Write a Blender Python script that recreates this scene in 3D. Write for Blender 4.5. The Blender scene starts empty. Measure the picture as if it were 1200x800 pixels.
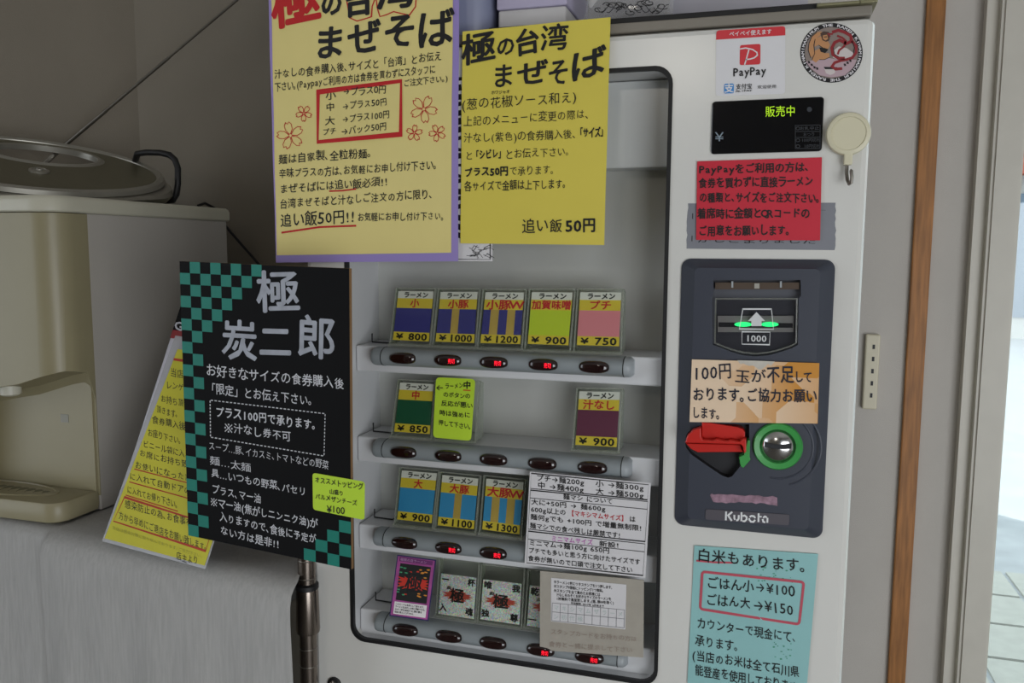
import bpy, bmesh, math, random
from mathutils import Vector, Matrix
random.seed(7)
scene = bpy.context.scene
COL = scene.collection

# ------------------------------------------------------------------ camera
F = 965.0                                   # focal length in pixels of the 1200 px wide frame
YAW, PITCH, ROLL = 0.2905, 0.1100, 0.0050
CAM = Vector((0.0, -1.0, 1.40))
FWD = Vector((-math.sin(YAW)*math.cos(PITCH), math.cos(YAW)*math.cos(PITCH), -math.sin(PITCH)))
_r = Vector((math.cos(YAW), math.sin(YAW), 0.0)); _u = _r.cross(FWD)
RGT = _r*math.cos(ROLL) + _u*math.sin(ROLL)
UPV = -_r*math.sin(ROLL) + _u*math.cos(ROLL)
cd = bpy.data.cameras.new('camera'); cam = bpy.data.objects.new('camera', cd); COL.objects.link(cam)
cd.sensor_width = 36.0; cd.lens = F/1200.0*36.0; cd.clip_start = 0.02
cam.matrix_world = Matrix(((RGT.x, UPV.x, -FWD.x, CAM.x), (RGT.y, UPV.y, -FWD.y, CAM.y), (RGT.z, UPV.z, -FWD.z, CAM.z), (0, 0, 0, 1)))
scene.camera = cam

# ------------------------------------------------------------------ light
scene.view_settings.view_transform = 'Standard'
scene.view_settings.look = 'None'
scene.view_settings.exposure = 0.0
scene.view_settings.gamma = 1.0
w = bpy.data.worlds.new('sky'); scene.world = w; w.use_nodes = True
bg = w.node_tree.nodes['Background']
bg.inputs[0].default_value = (0.86, 0.93, 1.0, 1); bg.inputs[1].default_value = 2.2

def area(name, loc, target, sx, sy, power, color):
    l = bpy.data.lights.new(name, 'AREA'); l.shape = 'RECTANGLE'; l.size = sx; l.size_y = sy
    l.energy = power; l.color = color
    o = bpy.data.objects.new(name, l); COL.objects.link(o); o.location = loc
    o.rotation_euler = (Vector(target)-Vector(loc)).to_track_quat('-Z', 'Y').to_euler()
    return o
area('shop_window_light', (1.45, -2.35, 0.85), (-0.4, 0.0, 0.9), 1.6, 1.6, 40.0, (0.93, 0.965, 1.0))
area('ceiling_lamp_light', (-0.40, -3.0, 2.27), (-0.4, 0.0, 1.3), 0.30, 0.14, 2.5, (1.0, 0.93, 0.82))

# ------------------------------------------------------------------ maths
def ray(px, py): return FWD + RGT*((px-600.0)/F) - UPV*((py-400.0)/F)
def at(px, py, p0, n):
    d = ray(px, py); n = Vector(n)
    return CAM + d*(((Vector(p0)-CAM).dot(n))/d.dot(n))
def aty(px, py, y=0.0): return at(px, py, (0, y, 0), (0, 1, 0))
def atz(px, py, z): return at(px, py, (0, 0, z), (0, 0, 1))

def lin(c):
    def f(v): return v/12.92 if v <= 0.04045 else ((v+0.055)/1.055)**2.4
    if isinstance(c, str):
        c = c.lstrip('#'); c = tuple(int(c[i:i+2], 16)/255 for i in (0, 2, 4))
    return tuple(f(v) for v in c) + (1.0,)

# ------------------------------------------------------------------ materials
_M = {}
def mat(name, col, rough=0.6, metal=0.0, noise=0.0, scale=20.0, bump=0.0, bscale=200.0, spec=0.5, emit=None, estr=1.0, stretch=None, coat=0.0):
    if name in _M: return _M[name]
    m = bpy.data.materials.new(name); m.use_nodes = True; _M[name] = m
    nt = m.node_tree; b = nt.nodes['Principled BSDF']
    c = lin(col); b.inputs['Base Color'].default_value = c
    b.inputs['Roughness'].default_value = rough; b.inputs['Metallic'].default_value = metal
    b.inputs['Specular IOR Level'].default_value = spec
    b.inputs['Coat Weight'].default_value = coat
    if emit:
        b.inputs['Emission Color'].default_value = lin(emit); b.inputs['Emission Strength'].default_value = estr
    tc = None
    if noise or bump:
        tc = nt.nodes.new('ShaderNodeTexCoord'); mp = nt.nodes.new('ShaderNodeMapping')
        nt.links.new(tc.outputs['Object'], mp.inputs['Vector'])
        if stretch: mp.inputs['Scale'].default_value = stretch
    if noise:
        n = nt.nodes.new('ShaderNodeTexNoise'); n.inputs['Scale'].default_value = scale; n.inputs['Detail'].default_value = 4
        nt.links.new(mp.outputs['Vector'], n.inputs['Vector'])
        r = nt.nodes.new('ShaderNodeValToRGB')
        r.color_ramp.elements[0].position = 0.3; r.color_ramp.elements[1].position = 0.7
        r.color_ramp.elements[0].color = tuple(v*(1-noise) for v in c[:3]) + (1,)
        r.color_ramp.elements[1].color = tuple(min(1, v*(1+noise*0.5)) for v in c[:3]) + (1,)
        nt.links.new(n.outputs['Fac'], r.inputs['Fac']); nt.links.new(r.outputs['Color'], b.inputs['Base Color'])
    if bump:
        n2 = nt.nodes.new('ShaderNodeTexNoise'); n2.inputs['Scale'].default_value = bscale; n2.inputs['Detail'].default_value = 3
        nt.links.new(mp.outputs['Vector'], n2.inputs['Vector'])
        bp = nt.nodes.new('ShaderNodeBump'); bp.inputs['Strength'].default_value = bump; bp.inputs['Distance'].default_value = 0.002
        nt.links.new(n2.outputs['Fac'], bp.inputs['Height']); nt.links.new(bp.outputs['Normal'], b.inputs['Normal'])
    return m

def clear_mat(name, tint, gloss=0.08, rough=0.05, haze=0.0, hazecol='#c8ccc4'):
    if name in _M: return _M[name]
    m = bpy.data.materials.new(name); m.use_nodes = True; _M[name] = m
    nt = m.node_tree; nt.nodes.remove(nt.nodes['Principled BSDF']); out = nt.nodes['Material Output']
    t = nt.nodes.new('ShaderNodeBsdfTransparent'); t.inputs[0].default_value = lin(tint)
    g = nt.nodes.new('ShaderNodeBsdfGlossy'); g.inputs['Roughness'].default_value = rough
    d = nt.nodes.new('ShaderNodeBsdfDiffuse'); d.inputs[0].default_value = lin(hazecol)
    m1 = nt.nodes.new('ShaderNodeMixShader'); m1.inputs[0].default_value = haze
    m2 = nt.nodes.new('ShaderNodeMixShader'); m2.inputs[0].default_value = gloss
    nt.links.new(t.outputs[0], m1.inputs[1]); nt.links.new(d.outputs[0], m1.inputs[2])
    nt.links.new(m1.outputs[0], m2.inputs[1]); nt.links.new(g.outputs[0], m2.inputs[2])
    nt.links.new(m2.outputs[0], out.inputs[0])
    return m

WHITE = mat('machine_white', '#dddcd7', 0.2, noise=0.03, scale=6, bump=0.05, bscale=90)
LINER = mat('liner_grey', '#d3d4d6', 0.45, noise=0.05, scale=5)
BACKP = mat('liner_back', '#bebfbb', 0.35, noise=0.08, scale=7)
RUBBER = mat('black_rubber', '#141416', 0.5)
DARK = mat('panel_charcoal', '#3a3e4a', 0.42, bump=0.05, bscale=600)
DARKER = mat('cavity_black', '#1c1d22', 0.5)
BARGREY = mat('bar_grey', '#8d9497', 0.38, noise=0.03, scale=15)
CAPGREY = mat('cap_grey', '#a5abaf', 0.4)
SMOKE = mat('button_smoke', '#1e0b0c', 0.08, spec=0.6, coat=0.6)
LED = mat('led_red', '#ff2030', 0.4, emit='#ff1a35', estr=1.3)
CHROME = mat('chrome', '#c9c9c9', 0.18, metal=1.0)
STEEL = mat('brushed_steel', '#7f7a72', 0.34, metal=0.85, noise=0.15, scale=30)
INK = mat('black_ink', '#0d0d10', 0.55)
REDINK = mat('red_ink', '#c2161a', 0.6)
PAPER = mat('white_paper', '#d8d6d8', 0.7, noise=0.02)
ACRYL = clear_mat('clear_acrylic', '#f6f8f4', 0.012, 0.06)
ACRIM = clear_mat('acrylic_edge', '#eaede8', 0.05, 0.15, 0.22, '#ccd0c6')

# ------------------------------------------------------------------ mesh building
class MB:
    def __init__(s): s.v = []; s.f = []; s.mi = []; s.m = []; s.sm = []
    def add(s, vs, fs, m, smooth=False):
        if m not in s.m: s.m.append(m)
        k = s.m.index(m); b = len(s.v)
        s.v += [Vector(p) for p in vs]
        for f in fs: s.f.append([i+b for i in f]); s.mi.append(k); s.sm.append(smooth)
        return s
    def box(s, x0, x1, y0, y1, z0, z1, m, bev=0.0):
        if bev:
            bm = bmesh.new(); bmesh.ops.create_cube(bm, size=1.0)
            for v in bm.verts: v.co = Vector(((x0+x1)/2+v.co.x*(x1-x0), (y0+y1)/2+v.co.y*(y1-y0), (z0+z1)/2+v.co.z*(z1-z0)))
            bmesh.ops.bevel(bm, geom=list(bm.edges), offset=bev, segments=3, affect='EDGES', profile=0.5)
            bm.verts.index_update()
            s.add([v.co.copy() for v in bm.verts], [[v.index for v in f.verts] for f in bm.faces], m); bm.free(); return s
        vs = [(x, y, z) for x in (x0, x1) for y in (y0, y1) for z in (z0, z1)]
        return s.add(vs, [(0,1,3,2), (4,6,7,5), (0,4,5,1), (2,3,7,6), (0,2,6,4), (1,5,7,3)], m)
    def loft(s, loops, m, cap0=True, cap1=True, smooth=False, closed=True):
        n = len(loops[0]); vs = [p for l in loops for p in l]; fs = []
        for k in range(len(loops)-1):
            for i in range(n if closed else n-1):
                j = (i+1) % n
                fs.append((k*n+i, k*n+j, (k+1)*n+j, (k+1)*n+i))
        s.add(vs, fs, m, smooth)
        if cap0: s.add(loops[0], [list(range(n))[::-1]], m)
        if cap1: s.add(loops[-1], [list(range(n))], m)
        return s
    def prism(s, loop, y0, y1, m, bev=0.0):        # loop of (x, z); front at y0
        if bev:
            cx = sum(p[0] for p in loop)/len(loop); cz = sum(p[1] for p in loop)/len(loop)
            ins = inset(loop, bev)
            L = [[(p[0], y0, p[1]) for p in ins], [(p[0], y0+bev*0.35, p[1]) for p in inset(loop, bev*0.35)], [(p[0], y0+bev, p[1]) for p in loop], [(p[0], y1, p[1]) for p in loop]]
        else: L = [[(p[0], y0, p[1]) for p in loop], [(p[0], y1, p[1]) for p in loop]]
        return s.loft(L, m)
    def ring(s, outer, inner, y0, y1, m):
        L = [[(p[0], y1, p[1]) for p in inner], [(p[0], y0, p[1]) for p in inner], [(p[0], y0, p[1]) for p in outer], [(p[0], y1, p[1]) for p in outer], [(p[0], y1, p[1]) for p in inner]]
        return s.loft(L, m, False, False)
    def tube(s, pts, r, m, n=10, caps=True, flat=1.0):
        pts = [Vector(p) for p in pts]; loops = []; prev = None
        for i, p in enumerate(pts):
            t = (pts[min(i+1, len(pts)-1)]-pts[max(i-1, 0)]).normalized()
            a = prev if prev else (Vector((0, 0, 1)) if abs(t.z) < 0.9 else Vector((1, 0, 0)))
            u = (a-t*a.dot(t)).normalized(); prev = u; v = t.cross(u)
            rr_ = r[i] if isinstance(r, (list, tuple)) else r
            loops.append([p+u*(rr_*math.cos(2*math.pi*k/n))+v*(rr_*flat*math.sin(2*math.pi*k/n)) for k in range(n)])
        return s.loft(loops, m, caps, caps, True)
    def lathe(s, c, prof, m, axis='y', n=40, cap0=True, cap1=True, smooth=True):   # prof: (radius, offset along axis)
        loops = []
        for (r, h) in prof:
            l = []
            for k in range(n):
                a = 2*math.pi*k/n; q, p = r*math.cos(a), r*math.sin(a)
                l.append({'y': (c[0]+q, c[1]+h, c[2]+p), 'z': (c[0]+q, c[1]+p, c[2]+h), 'x': (c[0]+h, c[1]+q, c[2]+p)}[axis])
            loops.append(l)
        return s.loft(loops, m, cap0, cap1, smooth)
    def build(s, name, parent=None, origin=None):
        me = bpy.data.meshes.new(name)
        if origin is None:
            lo = [min(v[i] for v in s.v) for i in range(3)]; hi = [max(v[i] for v in s.v) for i in range(3)]
            origin = Vector(((lo[0]+hi[0])/2, (lo[1]+hi[1])/2, lo[2]))
        origin = Vector(origin)
        me.from_pydata([tuple(v-origin) for v in s.v], [], s.f)
        for m in s.m: me.materials.append(m)
        for i, p in enumerate(me.polygons): p.material_index = s.mi[i]; p.use_smooth = s.sm[i]
        bm = bmesh.new(); bm.from_mesh(me); bmesh.ops.remove_doubles(bm, verts=bm.verts, dist=1e-6)
        if not getattr(s, 'flat', False): bmesh.ops.recalc_face_normals(bm, faces=bm.faces)
        bm.to_mesh(me); bm.free()
        if any(s.sm): me.set_sharp_from_angle(angle=math.radians(38))
        o = bpy.data.objects.new(name, me); COL.objects.link(o)
        if parent: o.parent = parent; o.location = origin-WL[parent.name]
        else: o.location = origin
        WL[o.name] = origin
        return o
WL = {}
def empty(name, loc):
    o = bpy.data.objects.new(name, None); COL.objects.link(o); o.location = loc; WL[o.name] = Vector(loc); o.empty_display_size = 0.05
    return o
def tag(o, label, cat, group=None):
    o['label'] = label; o['category'] = cat
    if group: o['group'] = group
    return o
def struct(o): o['kind'] = 'structure'; return o
def rr(x0, z0, x1, z1, r, n=6):
    out = []
    for (cx, cz, a0) in ((x1-r, z1-r, 0), (x0+r, z1-r, 90), (x0+r, z0+r, 180), (x1-r, z0+r, 270)):
        for k in range(n+1):
            a = math.radians(a0+90*k/n); out.append((cx+r*math.cos(a), cz+r*math.sin(a)))
    return out
def inset(loop, d):
    n = len(loop); area_ = sum(loop[i][0]*loop[(i+1) % n][1]-loop[(i+1) % n][0]*loop[i][1] for i in range(n)); sg = 1 if area_ > 0 else -1
    out = []
    for i in range(n):
        a, b, c = Vector(loop[i-1]), Vector(loop[i]), Vector(loop[(i+1) % n])
        e1 = (b-a).normalized() if (b-a).length > 1e-9 else (c-b).normalized(); e2 = (c-b).normalized() if (c-b).length > 1e-9 else e1
        n1 = Vector((-e1.y, e1.x))*sg; n2 = Vector((-e2.y, e2.x))*sg
        m = (n1+n2); m = m.normalized() if m.length > 1e-6 else n1
        k = max(0.35, m.dot(n1)); out.append(tuple(b+m*(d/k)))
    return out
def boolean(o, cutter, op='DIFFERENCE'):
    md = o.modifiers.new('cut', 'BOOLEAN'); md.operation = op; md.object = cutter; md.solver = 'EXACT'
    dg = bpy.context.evaluated_depsgraph_get(); dg.update()
    me = bpy.data.meshes.new_from_object(o.evaluated_get(dg)); o.modifiers.clear(); o.data = me
    bpy.data.objects.remove(cutter)
def bevel(o, wd, seg=2, ang=40):
    m = o.modifiers.new('soft_edges', 'BEVEL'); m.width = wd; m.segments = seg; m.limit_method = 'ANGLE'; m.angle_limit = math.radians(ang)

# ------------------------------------------------------------------ writing
_tc = bpy.data.curves.new('glyph_source', 'FONT'); _tc.resolution_u = 2
_to = bpy.data.objects.new('glyph_source', _tc); COL.objects.link(_to)
_G = {}
def glyph(ch, bold):
    key = ch
    if key not in _G:
        _tc.body = ch; _tc.offset = 0.0
        dg = bpy.context.evaluated_depsgraph_get(); dg.update()
        ev = _to.evaluated_get(dg); me = ev.to_mesh()
        vs = [(v.co.x, v.co.y) for v in me.vertices]; fs = [list(p.vertices) for p in me.polygons]
        ev.to_mesh_clear(); _G[key] = (vs, fs)
    return _G[key]
LIFT = Vector((0, 0.00003, 0))               # each overlaid pen stroke sits a hair above the last
HALF = set(' ()!.,|°')
def _refmark():
    vs, fs = [], []
    def quad(a, b, w_):
        (x0, y0), (x1, y1) = a, b; L = math.hypot(x1-x0, y1-y0); nx, ny = -(y1-y0)/L*w_, (x1-x0)/L*w_; k = len(vs)
        vs.extend([(x0+nx, y0+ny), (x1+nx, y1+ny), (x1-nx, y1-ny), (x0-nx, y0-ny)]); fs.append([k, k+1, k+2, k+3])
    quad((0.15, 0.03), (0.85, 0.71), 0.035); quad((0.15, 0.71), (0.85, 0.03), 0.035)
    for cx_, cy_ in ((0.5, 0.68), (0.5, 0.06), (0.17, 0.37), (0.83, 0.37)): quad((cx_-0.06, cy_), (cx_+0.06, cy_), 0.06)
    return vs, fs
REFMARK = _refmark()
def adv(ch):
    if ch in HALF: return 0.42
    if ch in '、。': return 0.5
    if ch in 'MW': return 0.85
    if ord(ch) < 0x250: return 0.6
    return 1.0
def write(mb, text, a, b, h, m, mp, bold=0.012, jit=1.0, up=None):
    """text laid along the centre line a->b, em height h; mp turns a sheet position into a point on the sheet"""
    a, b = Vector(a), Vector(b); d = b-a; L = d.length; d = d/L
    tot = sum(adv(c) for c in text); wch = L/tot
    u = Vector(up) if up else Vector((0, -1))
    pos = 0.0
    for ch in text:
        ad = adv(ch)
        if ch not in ' 　':
            vs, fs = glyph(ch, bold) if ch != '※' else REFMARK
            if vs:
                full = ad == 1.0
                xs = [p[0] for p in vs]; gx = 0.5 if (full or ch in '、。') else (min(xs)+max(xs))/2
                gy = 0.37
                c = a+d*((pos+ad/2)*wch)
                ang = random.gauss(0, 0.035)*jit; sc = 1+random.gauss(0, 0.05)*jit; sc *= 0.98
                oy = random.gauss(0, 0.03)*jit
                sx = wch if full else wch*1.14
                if ch in '、。': sx = wch; gx = 0.3
                ca, sa = math.cos(ang), math.sin(ang); base = []
                for (x, y) in vs:
                    x = (x-gx)*sc; y = (y-gy)*sc+oy; base.append((x, y))
                # a thicker pen: the same strokes laid down again a little to each side
                w_ = bold*0.9; lift = Vector((0, 0, 0))
                for ox, oz in (((0, 0),) if w_ < 0.006 else ((-w_, 0), (w_, 0), (0, w_), (0, -w_)) if w_ < 0.02 else tuple((w_*math.cos(k*0.785), w_*math.sin(k*0.785)) for k in range(8))):
                    pts = []
                    for (x, y) in base:
                        x += ox; y += oz; x, y = x*ca-y*sa, x*sa+y*ca
                        q = c+d*(x*sx)+u*(y*h); pts.append(Vector(mp(q.x, q.y))-lift)
                    lift = lift+LIFT; mb.add(pts, fs, m)
        pos += ad
def stroke(mb, pts, wd, m, mp, closed=False):
    P = [Vector(p) for p in pts]; n = len(P); L = []; R = []
    for i in range(n):
        p0 = P[i-1] if (i > 0 or closed) else P[i]; p1 = P[(i+1) % n] if (i < n-1 or closed) else P[i]
        t = p1-p0
        t = t.normalized() if t.length > 1e-9 else Vector((1, 0)); q = Vector((-t.y, t.x))*(wd/2)
        if closed or 0 < i < n-1:
            e1 = (P[i]-p0).normalized(); k = max(0.5, abs(Vector((-t.y, t.x)).dot(Vector((-e1.y, e1.x))))); q = q/k
        L.append(mp(*(P[i]+q))); R.append(mp(*(P[i]-q)))
    fs = [(i, (i+1) % n, n+(i+1) % n, n+i) for i in range(n if closed else n-1)]
    mb.add(L+R, fs, m)
def poly(mb, pts, m, mp): mb.add([mp(*p) for p in pts], [list(range(len(pts)))], m)
def ell(cx, cy, rx, ry, n=28, a0=0, a1=360):
    return [(cx+rx*math.cos(math.radians(a0+(a1-a0)*k/n)), cy+ry*math.sin(math.radians(a0+(a1-a0)*k/n))) for k in range(n if a1-a0 == 360 else n+1)]

class Sheet:
    """a flat or slightly wavy sheet in a plane; px() turns a photograph position into a point on it"""
    def __init__(s, p0, n, wave=0.0, seed=0.0):
        s.p0 = Vector(p0); s.n = Vector(n).normalized()
        if s.n.dot(CAM-s.p0) < 0: s.n = -s.n
        s.wave = wave; s.seed = seed
    def px(s, x, y, off=0.0006):
        p = at(x, y, s.p0, s.n); d = off
        if s.wave: d += s.wave*(math.sin(p.x*31+s.seed)*math.cos(p.z*23+s.seed*2)+0.5*math.sin(p.x*60+p.z*47))
        return p+s.n*d
    def ink(s, off=0.0006): return lambda x, y: s.px(x, y, off)
    def grid(s, quad, m, th=0.0005, n=10, off=0.0, mb=None):
        """quad: TL TR BR BL in photograph positions"""
        mb = mb or MB(); tl, tr, br, bl = [at(q[0], q[1], s.p0, s.n) for q in quad]
        vs = []; N = n+1
        for side in (0, 1):
            for j in range(N):
                for i in range(N):
                    u, v = i/n, j/n
                    p = tl*(1-u)*(1-v)+tr*u*(1-v)+br*u*v+bl*(1-u)*v
                    d = off-(th if side else 0)
                    if s.wave: d += s.wave*(math.sin(p.x*31+s.seed)*math.cos(p.z*23+s.seed*2)+0.5*math.sin(p.x*60+p.z*47))
                    vs.append(p+s.n*d)
        fs = []
        for side in (0, 1):
            for j in range(n):
                for i in range(n):
                    k = side*N*N+j*N+i; f = (k, k+1, k+N+1, k+N); fs.append(f if side == 0 else f[::-1])
        rim = [i for i in range(n)]+[j*N+n for j in range(n)]+[n*N+i for i in range(n, 0, -1)]+[j*N for j in range(n, 0, -1)]
        for a, b in zip(rim, rim[1:]+rim[:1]): fs.append((a, b, b+N*N, a+N*N))
        mb.add(vs, fs, m, bool(s.wave)); return mb
    def plate(s, pts, m, th=0.0005, off=0.0, mb=None):
        mb = mb or MB(); a = [s.px(x, y, off) for x, y in pts]; b = [p-s.n*th for p in a]
        return mb.loft([b, a], m)
def rquad(q, r, n=4):
    """quad with rounded corners; q: TL TR BR BL"""
    out = []; Q = [Vector(p) for p in q]
    for i in range(4):
        p, a, b = Q[i], Q[i-1], Q[(i+1) % 4]
        e0 = p+(a-p).normalized()*r; e1 = p+(b-p).normalized()*r
        for k in range(n+1):
            t = k/n; out.append(tuple(e0*(1-t)**2+p*2*t*(1-t)+e1*t*t))
    return out
def flat(mb, name, parent):
    mb.flat = False
    return mb.build(name, parent)

# ================================================================== THE SETTING
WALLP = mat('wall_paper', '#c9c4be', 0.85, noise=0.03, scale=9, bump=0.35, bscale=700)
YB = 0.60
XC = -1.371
ALC = mat('wall_paper_tan_shaded', '#857d70', 0.9, noise=0.04, scale=9, bump=0.35, bscale=700)   # browner paper for the nook walls, with their shade darkened into the colour
struct(MB().box(-0.25, 0.345, YB, YB+0.12, 0, 2.7, WALLP).build('wall_back'))
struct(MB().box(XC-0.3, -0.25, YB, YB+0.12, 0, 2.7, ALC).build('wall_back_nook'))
struct(MB().box(0.345, 2.4, YB, YB+0.12, 2.05, 2.7, WALLP).build('wall_back_lintel'))
# the left wall runs off at a slant from the corner
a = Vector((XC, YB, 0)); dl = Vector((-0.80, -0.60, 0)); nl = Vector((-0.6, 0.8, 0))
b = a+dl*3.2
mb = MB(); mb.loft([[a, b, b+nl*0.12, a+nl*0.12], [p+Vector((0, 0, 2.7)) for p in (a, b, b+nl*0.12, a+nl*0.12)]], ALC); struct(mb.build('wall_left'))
struct(MB().box(-4.0, 2.4, -4.32, -4.2, 0, 2.7, mat('rear_wall_paint', '#7d7264', 0.85)).build('wall_rear'))
struct(MB().box(2.4, 2.52, -4.32, YB-0.03, 0, 2.7, WALLP).build('wall_right'))
FLOOR = mat('floor_grey', '#5c564e', 0.6, noise=0.1, scale=12)
struct(MB().box(-4.0, 2.4, -4.2, YB+0.12, -0.05, 0, FLOOR).build('floor'))
struct(MB().box(-4.0, 2.4, -4.2, YB+0.12, 2.7, 2.75, WALLP).build('ceiling'))
WOOD = mat('trim_wood', '#a8703a', 0.5, noise=0.35, scale=14, stretch=(12, 12, 0.9))
o = struct(MB().box(0.2555, 0.2855, YB-0.010, YB, 0, 2.7, WOOD).build('trim_1')); bevel(o, 0.002)
# glazed entrance beside the wall: aluminium frame and glass
ALU = mat('door_aluminium', '#d2cec4', 0.45, noise=0.03)
mb = MB()
mb.box(0.345, 0.352, YB-0.022, YB+0.02, 0, 2.05, ALU); mb.box(0.352, 0.366, YB-0.012, YB+0.02, 0, 2.05, ALU)
mb.box(0.366, 0.371, YB-0.026, YB+0.02, 0, 2.05, ALU); mb.box(0.371, 0.408, YB-0.030, YB+0.03, 0, 2.05, ALU)
mb.box(0.408, 0.414, YB-0.020, YB+0.02, 0, 2.05, ALU)
mb.box(0.345, 2.4, YB-0.03, YB+0.03, 2.0, 2.05, ALU)
struct(mb.build('door_frame_1'))
GLASS = clear_mat('door_glass', '#eef4f2', 0.06, 0.02)
struct(MB().box(0.412, 2.4, YB-0.003, YB+0.003, 0.0, 2.0, GLASS).build('door_1'))
# the street outside
PAV = mat('street_asphalt', '#b4b6ba', 0.9, noise=0.15, scale=6)
struct(MB().box(-3, 14, YB+0.2, 40, -0.12, -0.06, PAV).build('street_ground'))
TILE = mat('pavement_tile', '#b9b7b0', 0.85, noise=0.08, scale=20)
mb = MB()
for i in range(9):
    for j in range(5):
        mb.box(0.2+i*0.31, 0.49+i*0.31, 1.6+j*0.31, 1.89+j*0.31, -0.06, -0.05, TILE)
struct(mb.build('trim_2'))
BLD = mat('far_building_wall', '#c9c6c2', 0.9, noise=0.1, scale=1)
t = empty('street_building', (6, 16, -0.06))
MB().box(1.0, 13, 15, 19, -0.06, 4.2, BLD).build('wall', t)
MB().box(1.0, 13, 14.6, 15, 2.7, 3.3, mat('far_awning', '#c26a55', 0.8)).build('awning', t)
mb = MB()
for i in range(5): mb.box(1.6+i*2.2, 3.2+i*2.2, 14.97, 15, 0.3, 2.4, mat('far_window', '#6f7f92', 0.2))
mb.build('shop_window', t)
tag(t, 'pale shop building with reddish awning across the street outside the glass door', 'building')

# wall plate beside the machine
t = MB().box(0.187, 0.2115, YB-0.012, YB, 1.118, 1.254, mat('ivory_plastic', '#d9d2bb', 0.4), 0.003).build('wall_plate')
mb = MB()
for k in range(5): mb.box(0.199, 0.203, YB-0.0128, YB-0.0118, 1.14+k*0.022, 1.148+k*0.022, DARKER)
mb.build('slot', t)
tag(t, 'slim ivory plastic plate on the wall beside the ticket machine', 'wall plate')

# ================================================================== THE TICKET MACHINE
MX0, MX1, MZ1 = -0.594, 0.1115, 1.655
WX0, WX1, WZ0, WZ1 = -0.533, -0.1055, 0.8535, 1.6145
vm = empty('ticket_machine', (-0.24, 0.2, 0.0))
tag(vm, 'tall white ramen ticket vending machine with four button rows and charcoal payment panel', 'vending machine')
mb = MB(); hole = rr(WX0, WZ0, WX1, WZ1, 0.020)
outer = rr(MX0, 0.10, MX1, MZ1, 0.010)
L = [[(p[0], 0.03, p[1]) for p in hole], [(p[0], 0.0, p[1]) for p in hole], [(p[0], 0.0, p[1]) for p in inset(outer, 0.008)],
     [(p[0], 0.0025, p[1]) for p in inset(outer, 0.0028)], [(p[0], 0.009, p[1]) for p in outer], [(p[0], 0.03, p[1]) for p in outer], [(p[0], 0.03, p[1]) for p in hole]]
mb.loft(L, WHITE, False, False); mb.build('front_door', vm)
CABM = mat('cabinet_grey', '#a9a79f', 0.4, noise=0.03)
mb = MB()
mb.box(MX0+0.002, MX0+0.05, 0.032, 0.45, 0.0, 1.652, CABM); mb.box(MX1-0.205, MX1-0.002, 0.032, 0.45, 0.0, 1.652, CABM)
mb.box(MX0+0.05, MX1-0.205, 0.032, 0.45, 0.0, 0.835, CABM); mb.box(MX0+0.05, MX1-0.205, 0.032, 0.45, 1.63, 1.652, CABM)
mb.box(MX0+0.05, MX1-0.205, 0.12, 0.45, 0.835, 1.63, CABM)
mb.build('cabinet', vm)
mb = MB().box(MX0+0.004, MX1-0.004, 0.003, 0.45, 1.6565, 1.668, mat('roof_grey', '#857f75', 0.45), 0.002); mb.build('roof', vm)
# black gasket round the window
mb = MB().ring(rr(WX0-0.001, WZ0-0.001, WX1+0.001, WZ1+0.001, 0.021), rr(WX0+0.0038, WZ0+0.0036, WX1-0.0038, WZ1-0.0038, 0.018), -0.0015, 0.0045, RUBBER)
mb.build('window_gasket', vm)
# recess behind the window
mb = MB(); g = 0.0036; x0, x1, z0, z1 = WX0+g, WX1-g, WZ0+g, WZ1-g; YR = 0.092
mb.box(x0-0.003, x0, 0.0046, YR, z0, z1, LINER); mb.box(x1, x1+0.003, 0.0046, YR, z0, z1, LINER)
mb.box(x0, x1, 0.0046, YR, z0-0.003, z0, LINER); mb.box(x0, x1, 0.0046, YR, z1, z1+0.003, LINER)
mb.box(x0-0.003, x1+0.003, YR, YR+0.004, z0-0.003, z1+0.003, BACKP)
mb.build('window_liner', vm)
mb = MB().box(x0+0.001, x1-0.001, 0.05, YR, 1.504, z1-0.001, mat('upper_panel_white', '#c9cccd', 0.22, noise=0.06, scale=5), 0.002)
mb.build('upper_panel', vm)
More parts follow.
